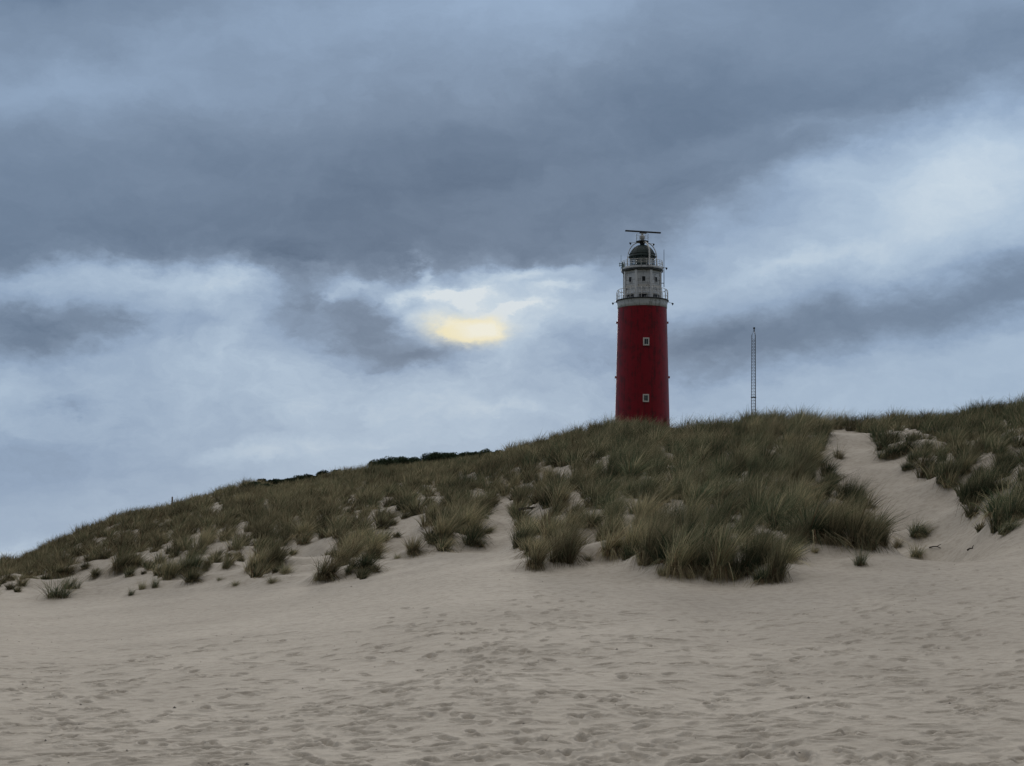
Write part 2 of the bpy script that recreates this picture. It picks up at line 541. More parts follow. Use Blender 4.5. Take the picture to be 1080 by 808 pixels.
def band_mat():
    m, nt, b = new_mat('ornament_band')
    tc = nt.nodes.new('ShaderNodeTexCoord').outputs['Object']
    v = nt.nodes.new('ShaderNodeTexVoronoi'); v.inputs['Scale'].default_value = 4.2
    nt.links.new(tc, v.inputs['Vector'])
    nt.links.new(ramp_node(nt, [(0.30, (0.20, 0.20, 0.19)), (0.42, (0.56, 0.55, 0.53))], v.outputs['Distance']), b.inputs['Base Color'])
    b.inputs['Roughness'].default_value = 0.6
    return m


BAND = band_mat()


def glass_mat(name, col=(0.02, 0.03, 0.035)):
    m, nt, b = new_mat(name)
    tc = nt.nodes.new('ShaderNodeTexCoord').outputs['Object']
    nt.links.new(ramp_node(nt, [(0.3, tuple(c * .7 for c in col)), (0.7, tuple(c * 1.3 for c in col))], noise_node(nt, tc, 2.0)), b.inputs['Base Color'])
    b.inputs['Roughness'].default_value = 0.08
    b.inputs['Specular IOR Level'].default_value = 0.6
    return m


GLASS = glass_mat('dark_window_glass')


def lantern_glass():
    m, nt, b = new_mat('lantern_glass')
    b.inputs['Base Color'].default_value = (0.35, 0.5, 0.5, 1)
    tc = nt.nodes.new('ShaderNodeTexCoord').outputs['Object']
    nt.links.new(ramp_node(nt, [(0.3, (0.07, 0.1, 0.1)), (0.7, (0.16, 0.2, 0.2))], noise_node(nt, tc, 1.2)), b.inputs['Base Color'])
    b.inputs['Roughness'].default_value = 0.06
    b.inputs['Alpha'].default_value = 0.45
    return m


LGLASS = lantern_glass()

# ---- ground sheet ---------------------------------------------------------
def build_ground():
    # azimuths: fine over the picture, coarse elsewhere (full circle)
    fine = np.linspace(-0.34, 0.34, 780)                    # tan(azimuth)
    az = np.arctan(fine)
    side = np.linspace(math.atan(0.34), PI, 70)[1:]
    az = np.concatenate((-side[::-1][1:], az, side))        # -pi .. pi, both ends distinct by one step
    r = [0.3]
    while r[-1] < 10: r.append(r[-1] * 1.10)
    while r[-1] < 12: r.append(r[-1] * 1.02)
    while r[-1] < 33: r.append(r[-1] * 1.0016)
    while r[-1] < 78: r.append(r[-1] * 1.0042)
    while r[-1] < 420: r.append(r[-1] * 1.03)
    while r[-1] < 9000: r.append(r[-1] * 1.25)
    r = np.array(r)
    nr, na = len(r), len(az)
    # radius is measured as depth inside the picture so that rows stay level there
    scale = np.where(np.abs(az) < math.atan(0.34), 1 / np.cos(az), 1 / math.cos(math.atan(0.34)))
    R = r[:, None] * scale[None, :]
    X = R * np.sin(az)[None, :]
    Y = R * np.cos(az)[None, :]
    Z = terrain(X, Y)
    px = CX + F * X / np.maximum(Y, 3)
    onbeach = (1 - sstep(-4.0, 0.5, Y - DF(np.clip(px, -700, 1900)))) * sstep(6, 11, Y)
    nearm = sstep(9, 11, Y) * (1 - sstep(50, 70, Y))
    # wind ripple and lumps
    Z += nearm * 0.006 * fbm(X / 0.20, Y / 0.16, 31, 3)
    py0 = HY - F * (Z - EYE) / np.maximum(Y, 3)
    # trampled areas (in world space): the near beach and some trails
    tram = 0.25 + 0.75 * sstep(24.0, 14.5, Y)
    tram *= np.clip(0.55 + 0.9 * fbm(X / 2.2, Y / 2.8, 41, 3), 0.05, 1.3)
    Z += onbeach * tram * (0.007 * fbm(X / 0.50, Y / 0.40, 51, 4) + 0.013 * np.abs(fbm(X / 0.16, Y / 0.14, 61, 2)))
    # footprints
    pr = []
    g = np.random.default_rng(11)

    def trail(p0, p1, n_side, spread):
        x0, y0, _ = hit(*p0); x1, y1, _ = hit(*p1)
        L = math.hypot(x1 - x0, y1 - y0); a = math.atan2(y1 - y0, x1 - x0)
        for q in range(n_side):
            off = g.normal(0, spread); ph = g.uniform(0, 0.7)
            k = int(L / 0.68)
            for i in range(k):
                t = (i * 0.68 + ph) / L
                wob = 0.25 * math.sin(i * 0.31 + q)
                sd = (0.10 if i % 2 else -0.10) + off + wob + g.normal(0, 0.03)
                pr.append((x0 + (x1 - x0) * t - math.sin(a) * sd, y0 + (y1 - y0) * t + math.cos(a) * sd, a + g.normal(0, 0.18), g.uniform(0.2, 0.65)))

    trail((360, 790), (610, 622), 6, 0.55)
    trail((640, 800), (420, 640), 2, 0.7)
    trail((20, 690), (330, 668), 2, 0.5)
    trail((60, 652), (215, 640), 2, 0.15)
    trail((1075, 690), (560, 760), 3, 0.6)
    trail((1075, 640), (860, 680), 3, 0.5)
    trail((700, 790), (1020, 600), 4, 0.8)
    trail((0, 770), (1080, 790), 4, 0.8)
    trail((0, 720), (500, 780), 4, 0.9)
    trail((500, 700), (1000, 620), 3, 0.4)
    for i in range(1700):
        d = 11.5 + 14 * g.random() ** 2.3
        pr.append((g.uniform(-0.36, 0.36) * d, d, g.uniform(0, PI), g.uniform(0.25, 1.15)))
    tanr = fine
    a_off = len(side) - 1
    ct = np.tan(az[a_off:a_off + len(fine)])
    for (fx, fy, fa, fs) in pr:
        if fy < 10.5 or fy > 36: continue
        i0, i1 = np.searchsorted(r, fy - 0.42), np.searchsorted(r, fy + 0.42)
        j0 = np.searchsorted(ct, (fx - 0.5) / fy) ; j1 = np.searchsorted(ct, (fx + 0.5) / fy)
        if j1 - j0 < 2 or i1 - i0 < 2: continue
        sl = (slice(i0, i1), slice(a_off + j0, a_off + j1))
        dx = X[sl] - fx; dy = Y[sl] - fy
        fl_ = 0.60 + 0.6 * ((fx * 7.31 + fy * 3.17) % 1.0)
        u = dx * math.cos(fa) + dy * math.sin(fa); v = -dx * math.sin(fa) + dy * math.cos(fa)
        q = (u / (0.125 * fl_)) ** 2 + (v / (0.048 * fl_)) ** 2
        Z[sl] += fs * (-0.040 * np.exp(-q ** 3.0) + 0.012 * np.exp(-((np.sqrt(q) - 1.55) / 0.45) ** 2)) * onbeach[sl]
    V = np.stack((X, Y, Z), -1).reshape(-1, 3)
    ii, jj = np.meshgrid(np.arange(nr - 1), np.arange(na - 1), indexing='ij')
    a = ii * na + jj
    quads = np.stack((a, a + 1, a + na + 1, a + na), -1).reshape(-1, 4)
    me = np_mesh('dune_and_beach_sand', V, quads.ravel(), np.full(len(quads), 4), SAND, smooth=True)
    o = bpy.data.objects.new('sand_ground', me)
    COL.objects.link(o)
    tag(o, 'pale grey-brown beach sand rising into dunes, pitted with footprints', 'sand', kind='structure')
    return o


build_ground()

# ------------------------------------------------------------------ lighthouse
K = LY / F


def hz(py): return EYE + (HY - py) * K - LZ


def hzf(py, r): return EYE + (HY - py) * (LY - r) / F - LZ


def hx(dpx): return dpx * K


lh = empty('lighthouse', (LX, LY, LZ))
tag(lh, 'tall red lighthouse with white top storey, dark green dome and radar behind the dune ridge', 'lighthouse')

# red tower with faint rings
bm = bmesh.new()
zt = hz(325.4)
zb = hz(440)
def rad(z): return 4.47 + (4.02 - 4.47) * (z - zb) / (zt - zb)
prof = [(rad(-1.0), -1.0)]
for py in (462, 440, 420, 398, 370, 340):
    prof.append((rad(hz(py)), hz(py)))
prof += [(rad(zt), zt)]
lathe(bm, prof, 96)
tw = link_bm('tower_wall', bm, RED, lh, smooth=False)
for p in tw.data.polygons: p.use_smooth = True
# small lugs on the rings
for py in (340.4, 398):
    for sx in (-1, 1):
        for ang in (0.0, 0.5):
            bm = bmesh.new()
            a = (0 if sx > 0 else PI) + sx * 0.12 * ang
            rr = rad(hz(py)) + 0.12
            box(bm, 0.22, 0.3, 0.35, Matrix.Translation((rr * math.cos(a), rr * math.sin(a), hz(py))), 0.03)
            if ang == 0.0: link_bm('anchor_lug', bm, RED, lh)
            else: bm.free()

# windows in the red wall
for py, dpx in ((360.2, 2.0), (420.0, 1.6)):
    z = hzf(py, 4.25)
    ang = -PI / 2 + math.asin(hx(dpx) / rad(z))
    rr = rad(z)
    M = Matrix.Translation((rr * math.cos(ang), rr * math.sin(ang), z)) @ Matrix.Rotation(ang + PI / 2, 4, 'Z')
    bm = bmesh.new()
    w, h = 1.0, 1.28
    for sx in (-1, 1): box(bm, 0.20, 0.24, h, M @ Matrix.Translation((sx * (w / 2 - 0.1), -0.02, 0)), 0.015)
    box(bm, w - 0.4, 0.24, 0.20, M @ Matrix.Translation((0, -0.02, h / 2 - 0.1)), 0.01)
    box(bm, w - 0.4, 0.28, 0.20, M @ Matrix.Translation((0, -0.04, -h / 2 + 0.1)), 0.01)
    wf = link_bm('window', bm, FRAMEP, lh)
    bm = bmesh.new()
    box(bm, w - 0.36, 0.05, h - 0.36, M @ Matrix.Translation((0, -0.05, 0)))
    link_bm('pane', bm, GLASS, wf)
    bm = bmesh.new()
    box(bm, 0.04, 0.05, h - 0.38, M @ Matrix.Translation((0.0, -0.09, 0)))
    link_bm('mullion', bm, FRAMEP, wf)

# white collar under the lower gallery
bm = bmesh.new()
z0, z1 = hz(325.6), hz(318.6)
lathe(bm, [(4.00, z0 - 0.03), (4.08, z0), (4.09, z0 + 0.55), (4.16, z0 + 0.9), (4.20, z1)], 96)
link_bm('collar', bm, WHITE, lh, smooth=True)
# lower gallery floor
bm = bmesh.new()
zg = hz(317.3)
lathe(bm, [(3.0, z1 + 0.004), (4.32, z1 + 0.004), (4.36, z1 + 0.05), (4.36, zg - 0.03), (4.33, zg), (3.0, zg)], 96)
link_bm('gallery_floor', bm, DARK, lh)
# lower gallery railing
bm = bmesh.new()
ztop = hz(306.2)
R1 = 4.22
for i in range(28):
    a = 2 * PI * (i + 0.5) / 28
    c, s_ = math.cos(a), math.sin(a)
    tube(bm, [(R1 * c, R1 * s_, zg), (R1 * c, R1 * s_, ztop - 0.35), ((R1 - .08) * c, (R1 - .08) * s_, ztop - 0.1), ((R1 - .3) * c, (R1 - .3) * s_, ztop)], 0.040, 5)
tube(bm, ring_pts(R1 - 0.3, ztop, 64), 0.045, 6, True)
for f in (0.3, 0.6): tube(bm, ring_pts(R1 + .01, zg + f * (ztop - zg), 64), 0.026, 5, True)
link_bm('gallery_railing', bm, WRAIL, lh)

# octagonal white storey
OZ0, OZ1 = hz(317.0), hz(287.2)
Rin = 2.95           # half width across flats
n8 = 8
Rc = Rin / math.cos(PI / 8)
A0 = -PI / 2 + PI / 8
bm = bmesh.new()
lathe(bm, [(Rc, OZ0), (Rc, OZ1), (0.5, OZ1)], 8, a0=A0)
ws = link_bm('upper_storey', bm, WHITE, lh)
for i in range(8):
    a = A0 + i * PI / 4
    bm = bmesh.new()
    M = Matrix.Translation((Rc * math.cos(a), Rc * math.sin(a), (OZ0 + OZ1) / 2)) @ Matrix.Rotation(a, 4, 'Z')
    box(bm, 0.16, 0.42, OZ1 - OZ0 - 0.02, M, 0.02)
    link_bm('pilaster', bm, PILASTER, ws)


def face_M(i, along, z, out):
    a = -PI / 2 + i * PI / 4
    nx, ny = math.cos(a), math.sin(a)
    return Matrix.Translation((nx * (Rin + out) - ny * along, ny * (Rin + out) + nx * along, z)) @ Matrix.Rotation(a + PI / 2, 4, 'Z')


for i in range(8):
    # small square window with a frame
    zc = hzf(293.8, 3.1)
    bm = bmesh.new()
    for sx in (-1, 1): box(bm, 0.07, 0.1, 0.92, face_M(i, sx * 0.30, zc, 0.03), 0.01)
    for sz in (-1, 1): box(bm, 0.53, 0.1, 0.07, face_M(i, 0, zc + sz * 0.425, 0.032), 0.01)
    w_ = link_bm('window', bm, WHITE, lh)
    bm = bmesh.new()
    box(bm, 0.52, 0.05, 0.78, face_M(i, 0, zc, 0.01))
    link_bm('pane', bm, SHADOWGAP, w_)
    # wide low openings just above the gallery
    bm = bmesh.new()
    zc = hzf(311.8, 3.0)
    box(bm, 1.40, 0.06, 0.62, face_M(i, 0, zc, 0.01))
    op = link_bm('wide_opening', bm, SHADOWGAP, lh)
    bm = bmesh.new()
    box(bm, 1.7, 0.22, 0.10, face_M(i, 0, hzf(308.6, 3.0), 0.10), 0.02)
    for sx in (-0.38, 0.2, 0.45): box(bm, 0.07, 0.10, 0.30, face_M(i, sx, zc - 0.1, 0.05), 0.01)
    link_bm('hood', bm, WHITE, op)
# panel joints: thin bands running round behind the pilasters
for py in (290.2, 297.4, 301.6, 306.9):
    bm = bmesh.new()
    lathe(bm, [(Rc - .05, hz(py) - 0.022), (Rc + 0.014, hz(py) - 0.022), (Rc + 0.014, hz(py) + 0.022), (Rc - .05, hz(py) + 0.022)], 8, a0=A0, close=True)
    link_bm('panel_joint', bm, LINEP, ws)
bm = bmesh.new()
lathe(bm, [(Rc - .05, hz(305.6)), (Rc + 0.012, hz(305.6)), (Rc + 0.012, hz(302.8)), (Rc - .05, hz(302.8))], 8, a0=A0, close=True)
link_bm('ornament_band', bm, BAND, ws)

# upper gallery
bm = bmesh.new()
zu0, zu1 = hz(286.9), hz(283.2)
lathe(bm, [(2.6, zu0 + .005), (3.18, zu0 + .005), (3.24, zu0 + .02), (3.42, zu0 + .30), (3.42, zu1 - .03), (3.39, zu1), (1.0, zu1)], 64)
link_bm('upper_gallery_floor', bm, WHITE, lh)
bm = bmesh.new()
lathe(bm, [(3.425, zu0 + 0.02), (3.45, zu0 + 0.02), (3.45, zu0 + 0.22), (3.425, zu0 + 0.22)], 64, close=True)
lathe(bm, [(3.13, zu0 - 0.16), (3.27, zu0 - 0.16), (3.30, zu0 - 0.01), (3.13, zu0 - 0.01)], 64, close=True)
link_bm('gallery_edge', bm, DARK, lh)
bm = bmesh.new()
zr = hz(276.3)
R2 = 3.36
for i in range(24):
    a = 2 * PI * (i + 0.5) / 24
    tube(bm, [(R2 * math.cos(a), R2 * math.sin(a), zu1), (R2 * math.cos(a), R2 * math.sin(a), zr)], 0.032, 5)
for f in (0.45, 0.73, 1.0): tube(bm, ring_pts(R2, zu1 + f * (zr - zu1), 64), 0.034, 5, True)
link_bm('upper_gallery_railing', bm, WRAIL, lh)

# lantern
LR = 2.02
zl0, zl1 = zu1 + .004, hz(271.0)
bm = bmesh.new()
lathe(bm, [(LR + .04, zl0), (LR + .04, zl0 + 0.42), (LR - .06, zl0 + 0.42), (LR - .06, zl0)], 24, close=True)
link_bm('lantern_plinth', bm, DGREEN, lh)
bm = bmesh.new()
lathe(bm, [(LR - 0.04, zl0 + 0.43), (LR - 0.04, zl1)], 24)
link_bm('lantern_glazing', bm, LGLASS, lh, smooth=True)
bm = bmesh.new()
for i in range(12):
    a = 2 * PI * i / 12
    tube(bm, [(LR * math.cos(a), LR * math.sin(a), zl0 + 0.4), (LR * math.cos(a), LR * math.sin(a), zl1)], 0.055, 5)
tube(bm, ring_pts(LR, (zl0 + 0.4 + zl1) / 2 + 0.25, 48), 0.045, 5, True)
link_bm('lantern_bars', bm, DGREEN, lh)
# optic
bm = bmesh.new()
lathe(bm, [(0.15, zl0), (0.35, zl0 + .05), (0.35, zl0 + 0.5), (0.75, zl0 + 0.6), (0.98, zl0 + 0.95), (1.02, zl0 + 1.2), (0.9, zl0 + 1.5), (0.6, zl0 + 1.8), (0.2, zl0 + 1.9)], 24)
link_bm('lamp_optic', bm, GLASS, lh, smooth=True)
# dome
bm = bmesh.new()
zd = zl1
H = hz(259.2) - zd
prof = [(LR - .1, zd - 0.12), (2.26, zd - 0.12), (2.30, zd - 0.02), (2.24, zd + 0.05), (2.12, zd + 0.28)]
for t in np.linspace(0.16, 1, 12):
    a = t * PI / 2
    prof.append((2.13 * math.cos(a) ** 0.92 * (1 - 0.06 * t) + 0.34 * t ** 3, zd + 0.05 + H * math.sin(a) ** 1.12))
prof += [(0.34, zd + H + 0.30), (0.0, zd + H + 0.34)]
lathe(bm, prof, 48)
dome = link_bm('dome', bm, DGREEN, lh, smooth=True)
bm = bmesh.new()
tube(bm, ring_pts(2.15, zd + 0.42, 48), 0.05, 5, True)
link_bm('dome_band', bm, DGREEN, dome)
bm = bmesh.new()
for i in range(12):
    a = 2 * PI * i / 12
    tube(bm, [((r_ + 0.015) * math.cos(a), (r_ + 0.015) * math.sin(a), z_) for r_, z_ in prof[4:-2]], 0.025, 4)
link_bm('dome_rib', bm, DGREEN, dome)
# hoops carrying the radar platform
zp = hz(255.6)
for a in (0.06, PI - 0.06, PI / 2):
    bm = bmesh.new()
    pts = [(2.40, zu1), (2.40, hz(279)), (2.40, hz(273))]
    for t in np.linspace(0.1, 1, 10):
        b_ = t * PI / 2
        pts.append((0.55 + 1.85 * math.cos(b_), hz(273) + (zp - 0.05 - hz(273)) * math.sin(b_)))
    tube(bm, [(r_ * math.cos(a), r_ * math.sin(a), z_) for r_, z_ in pts], 0.075, 6)
    link_bm('dome_hoop', bm, WRAIL, lh)
# white pipe up the front
bm = bmesh.new()
pr_, pa = 2.42, -PI / 2 + 0.43
pts = [(pr_, zu1), (pr_, hz(270))]
for t in np.linspace(0.15, 1, 8):
    b_ = t * PI / 2
    pts.append((0.45 + (pr_ - 0.45) * math.cos(b_), hz(270) + (zp - 0.05 - hz(270)) * math.sin(b_)))
tube(bm, [(r_ * math.cos(pa), r_ * math.sin(pa), z_) for r_, z_ in pts], 0.13, 8)
link_bm('cable_pipe', bm, WRAIL, lh)
# radar platform and cage
bm = bmesh.new()
lathe(bm, [(0.0, zp - 0.35), (0.42, zp - 0.35), (0.42, zp - 0.02), (1.02, zp), (1.05, zp + .04), (1.05, zp + .16), (1.0, zp + .18), (0.0, zp + .18)], 24)
plat = link_bm('radar_platform', bm, DARK, lh)
bm = bmesh.new()
zq = hz(247.4)
for i in range(8):
    a = PI / 8 + i * PI / 4
    tube(bm, [(1.02 * math.cos(a), 1.02 * math.sin(a), zp + .17), (1.02 * math.cos(a), 1.02 * math.sin(a), zq)], 0.022, 5)
for z_ in (zq, (zq + zp) / 2 + 0.1): tube(bm, ring_pts(1.02, z_, 32), 0.022, 5, True)
link_bm('platform_railing', bm, RAIL, plat)
# radar
zb_ = hz(244.9)
bm = bmesh.new()
lathe(bm, [(0.0, zp + .185), (0.30, zp + .185), (0.32, zp + 0.45), (0.40, zp + 0.55), (0.42, zp + 0.95), (0.36, zp + 1.05), (0.20, zp + 1.15), (0.15, zb_ - 0.02), (0, zb_ - 0.02)], 20)
ped = link_bm('radar_pedestal', bm, RAIL, lh, smooth=False)
bm = bmesh.new()
yaw = math.radians(17)
M = Matrix.Translation((0.13, 0, zb_ + 0.06)) @ Matrix.Rotation(yaw, 4, 'Z')
box(bm, 6.25, 0.34, 0.24, M, 0.06)
box(bm, 1.2, 0.3, 0.2, M @ Matrix.Translation((0, 0, -0.2)), 0.05)
link_bm('radar_scanner', bm, DARK, lh)

# aerials and lamps on arms
def aerial(name, dpx, py0, py1, r=0.035, mat=DARK, y=-0.6, arm_to=None):
    bm = bmesh.new()
    tube(bm, [(hx(dpx), y, hz(py1)), (hx(dpx), y, hz(py0))], [r, r * 0.6], 6)
    if arm_to:
        for px_, pz in arm_to: tube(bm, [(hx(dpx), y, hz(pz)), (hx(px_), y, hz(pz))], r, 5)
    return link_bm(name, bm, mat, lh)


aerial('whip_aerial', 22.2, 264.6, 304.0, 0.06, DARK, -1.2, [(20, 284), (19, 300)])
aerial('whip_aerial', -22.7, 270.2, 286, 0.04, AERIAL, -0.8, [(-20, 283)])
bm = bmesh.new()
for dx_, z0_, z1_ in ((-21.2, 277.5, 286), (-20.2, 279.5, 286.5), (-19.4, 277, 284)):
    tube(bm, [(hx(dx_), -0.9, hz(z1_)), (hx(dx_), -0.9, hz(z0_))], 0.08, 6)
for z_ in (279.5, 281.5): tube(bm, [(hx(-25), -0.9, hz(z_ - .5)), (hx(-18), -0.9, hz(z_))], 0.05, 5)
tube(bm, [(hx(-24.3), -0.9, hz(278)), (hx(-24.3), -0.9, hz(282.5))], 0.04, 5)
link_bm('aerial_cluster', bm, AERIAL, lh)


def arm_lamp(p0, p1, y=0.0):
    bm = bmesh.new()
    a, b_ = Vector((hx(p0[0]), y, hz(p0[1]))), Vector((hx(p1[0]), y, hz(p1[1])))
    tube(bm, [a, b_], 0.035, 5)
    o = link_bm('lamp_arm', bm, RAIL, lh)
    bm = bmesh.new()
    box(bm, 0.34, 0.28, 0.2, Matrix.Translation(b_ + Vector((0, 0, -0.05))) @ Matrix.Rotation(0.3, 4, 'Y'), 0.04)
    tube(bm, [b_ + Vector((0, 0, -0.12)), b_ + Vector((0, 0, -0.34))], [0.10, 0.05], 6)
    link_bm('lamp_head', bm, DARK, o)


arm_lamp((-6, 255.6), (-12.6, 256.2))
arm_lamp((6, 256.6), (11.9, 257.4))
arm_lamp((-27, 318.6), (-31, 319.6))
arm_lamp((27.2, 318.8), (32, 320.0))
arm_lamp((21, 282), (25.5, 282.6))

# ------------------------------------------------------------------ lattice mast
mz = float(terrain(MX, MY))
mast = empty('lattice_mast', (MX, MY, mz))
tag(mast, 'slender grey lattice radio mast rising from behind the grass, right of the lighthouse', 'mast')
KM = MY / F
zz = lambda py: EYE + (HY - py) * KM - mz
ztopm = zz(353.5)
wb, wt = 0.50, 0.32          # corner radius at foot / top
def mr(z):
    t = z / ztopm
    return wb + (wt - wb) * t
angs = [PI * 1.5 + 0.35 + i * 2 * PI / 3 for i in range(3)]
for k_, a in enumerate(angs):
    bm = bmesh.new()
    tube(bm, [(mr(0) * math.cos(a), mr(0) * math.sin(a), -0.3), (wt * math.cos(a), wt * math.sin(a), ztopm), (0.03 * math.cos(a), 0.03 * math.sin(a), zz(348.5))], 0.047, 6)
    link_bm('leg', bm, GALV, mast)
bm = bmesh.new()
z = 0.3
flip = 0
step = 0.42
while z < ztopm - step:
    for i in range(3):
        a, b_ = angs[i], angs[(i + 1) % 3]
        A = (mr(z) * math.cos(a), mr(z) * math.sin(a), z); B = (mr(z) * math.cos(b_), mr(z) * math.sin(b_), z)
        z2 = z + step
        C_ = (mr(z2) * math.cos(b_ if flip else a), mr(z2) * math.sin(b_ if flip else a), z2)
        tube(bm, [A, B], 0.020, 4)
        tube(bm, [A if flip else B, C_], 0.014, 4)
    z += step; flip ^= 1
link_bm('bracing', bm, GALV, mast)
bm = bmesh.new()
zc = zz(419)
for i in range(3):
    a, b_ = angs[i], angs[(i + 1) % 3]
    r_ = mr(zc) + 0.06
    tube(bm, [(r_ * math.cos(a), r_ * math.sin(a), zc), (r_ * math.cos(b_), r_ * math.sin(b_), zc)], 0.07, 5)
link_bm('splice_frame', bm, DARK, mast)
bm = bmesh.new()
tube(bm, [(0, 0, zz(349.5)), (0, 0, zz(345.5))], [0.09, 0.05], 8)
lathe(bm, [(0.0, zz(347)), (0.14, zz(347)), (0.14, zz(345.4)), (0.0, zz(345))], 10)
link_bm('beacon', bm, DARK, mast)

# ------------------------------------------------------------------ small post on the left ridge
x, y, z = hit(181.5, 536)
bm = bmesh.new()
ph = (536 - 523) / F * y
box(bm, 0.055, 0.055, ph + 0.4, Matrix.Translation((0, 0, ph / 2 - 0.2)) @ Matrix.Rotation(0.02, 4, 'Y'), 0.012)
o = link_bm('wooden_post', bm, WOOD)
o.location = (x, y, z)
tag(o, 'small weathered wooden post sticking up on the grassy ridge at the left', 'post')

# ------------------------------------------------------------------ marram grass
STRAW = np.array([0.40, 0.345, 0.215]); OLIVE = np.array([0.152, 0.164, 0.096]); GREEN = np.array([0.068, 0.095, 0.056]); RUST = np.array([0.14, 0.098, 0.06])
TONES = {
    'olive': (0.36, 0.46, 0.12, 0.06),      # straw, olive, green, rust shares
    'straw': (0.52, 0.34, 0.04, 0.10),
    'green': (0.10, 0.30, 0.55, 0.05),
    'brown': (0.30, 0.34, 0.08, 0.28),
}


def blades(n, radius, height, tone, g, width=0.009, seg=4, lean=0.35, flat=0.0, ox=None, oy=None, oz=None, scl=None, bright=None, skirt=0.34):
    """n curved tapered blades -> verts, loops, nper, colors.  ox.. optional per-blade origins."""
    rr = radius * np.sqrt(g.random(n)) * (0.55 + 0.45 * g.random(n))
    th = g.uniform(0, 2 * PI, n)
    bx, by = rr * np.cos(th), rr * np.sin(th)
    out = rr / radius
    hgt = height * g.uniform(0.45, 1.08, n) * (1 - 0.30 * out)
    # direction: outward splay plus the wind (blowing to +x)
    splay = (0.10 + 0.85 * out ** 1.2 + flat) * g.uniform(0.4, 1.4, n)
    phi = th + g.normal(0, 0.8, n)
    dx = splay * np.cos(phi) + lean * g.uniform(0.3, 1.25, n)
    dy = splay * np.sin(phi) + g.normal(0, 0.08, n)
    droop = g.uniform(0.05, 0.75, n) * (0.4 + 1.1 * out)
    t = np.linspace(0, 1, seg + 1)[None, :]
    hx_ = (0.45 * t + 0.75 * t ** 2)
    X = bx[:, None] + hgt[:, None] * dx[:, None] * hx_
    Y = by[:, None] + hgt[:, None] * dy[:, None] * hx_
    Zz = hgt[:, None] * (t - 0.42 * droop[:, None] * t ** 2.6) - 0.04
    if ox is not None:
        X = X * scl[:, None] + ox[:, None]; Y = Y * scl[:, None] + oy[:, None]; Zz = Zz * scl[:, None] + oz[:, None]
    # outermost dead blades hang over and trail down the slope
    sk = (g.random(n) < skirt) & (out > 0.3)
    sdx = g.normal(0.35, 0.55, n); sdy = -np.abs(g.normal(0.75, 0.35, n))
    kx = 0.35 * g.uniform(0.6, 1.3, n)
    X0 = bx[:, None] + height * 0.62 * sdx[:, None] * (0.5 * t + 0.5 * t ** 1.5); Y0 = by[:, None] + height * 0.62 * sdy[:, None] * (0.6 * t + 0.4 * t ** 1.5)
    Z0 = height * kx[:, None] * (2.2 * t - (2.2 + 0.95 * hgt[:, None] / height) * t ** 2) * 1.1 - 0.03
    if ox is not None:
        X0 = X0 * scl[:, None] + ox[:, None]; Y0 = Y0 * scl[:, None] + oy[:, None]; Z0 = Z0 * scl[:, None] + oz[:, None]
    X = np.where(sk[:, None], X0, X); Y = np.where(sk[:, None], Y0, Y); Zz = np.where(sk[:, None], Z0, Zz)
    wa = g.uniform(0, PI, n)
    wv = width * g.uniform(0.6, 1.25, n)
    W = wv[:, None] * (1 - 0.85 * t ** 1.6) * 0.5
    wx, wy = np.cos(wa)[:, None] * W, np.sin(wa)[:, None] * W
    L = np.stack((X - wx, Y - wy, Zz), -1); Rr = np.stack((X + wx, Y + wy, Zz), -1)
    m = seg + 1
    V = np.empty((n, 2 * m, 3)); V[:, :m] = L; V[:, m:] = Rr
    base = (np.arange(n) * 2 * m)[:, None, None]
    k = np.arange(seg)
    q = np.stack((k, k + m, k + m + 1, k + 1), -1)[None]
    loops = (base + q).reshape(-1)
    nper = np.full(n * seg, 4)
    sh = np.array(tone if not isinstance(tone, str) else TONES[tone])
    if sh.ndim == 1: sh = np.repeat(sh[None], n, 0)
    cs = np.cumsum(sh / sh.sum(1, keepdims=True), 1)
    u = g.random(n)[:, None]
    idx = (u > cs).sum(1).clip(0, 3)
    pal = np.stack((STRAW, OLIVE, GREEN, RUST))
    c = pal[idx]
    c = np.where((sk & (g.random(n) < 0.6))[:, None], np.where((g.random(n) < 0.5)[:, None], STRAW * 0.7, RUST), c)   # dead outer blades
    c = c * g.uniform(0.65, 1.3, n)[:, None]
    if bright is not None: c = c * bright[:, None]
    # some blades have dried, straw-coloured ends
    dry = (g.random(n) < 0.50)[:, None, None] * np.clip((t - 0.55) / 0.35, 0, 1)[:, :, None]
    dry = np.concatenate((dry, dry), 1)
    C = np.ones((n, 2 * m, 4)); C[:, :, :3] = c[:, None, :] * (1 - 0.7 * dry) + STRAW * 0.7 * dry
    return V.reshape(-1, 3), loops, nper, C.reshape(-1, 4)


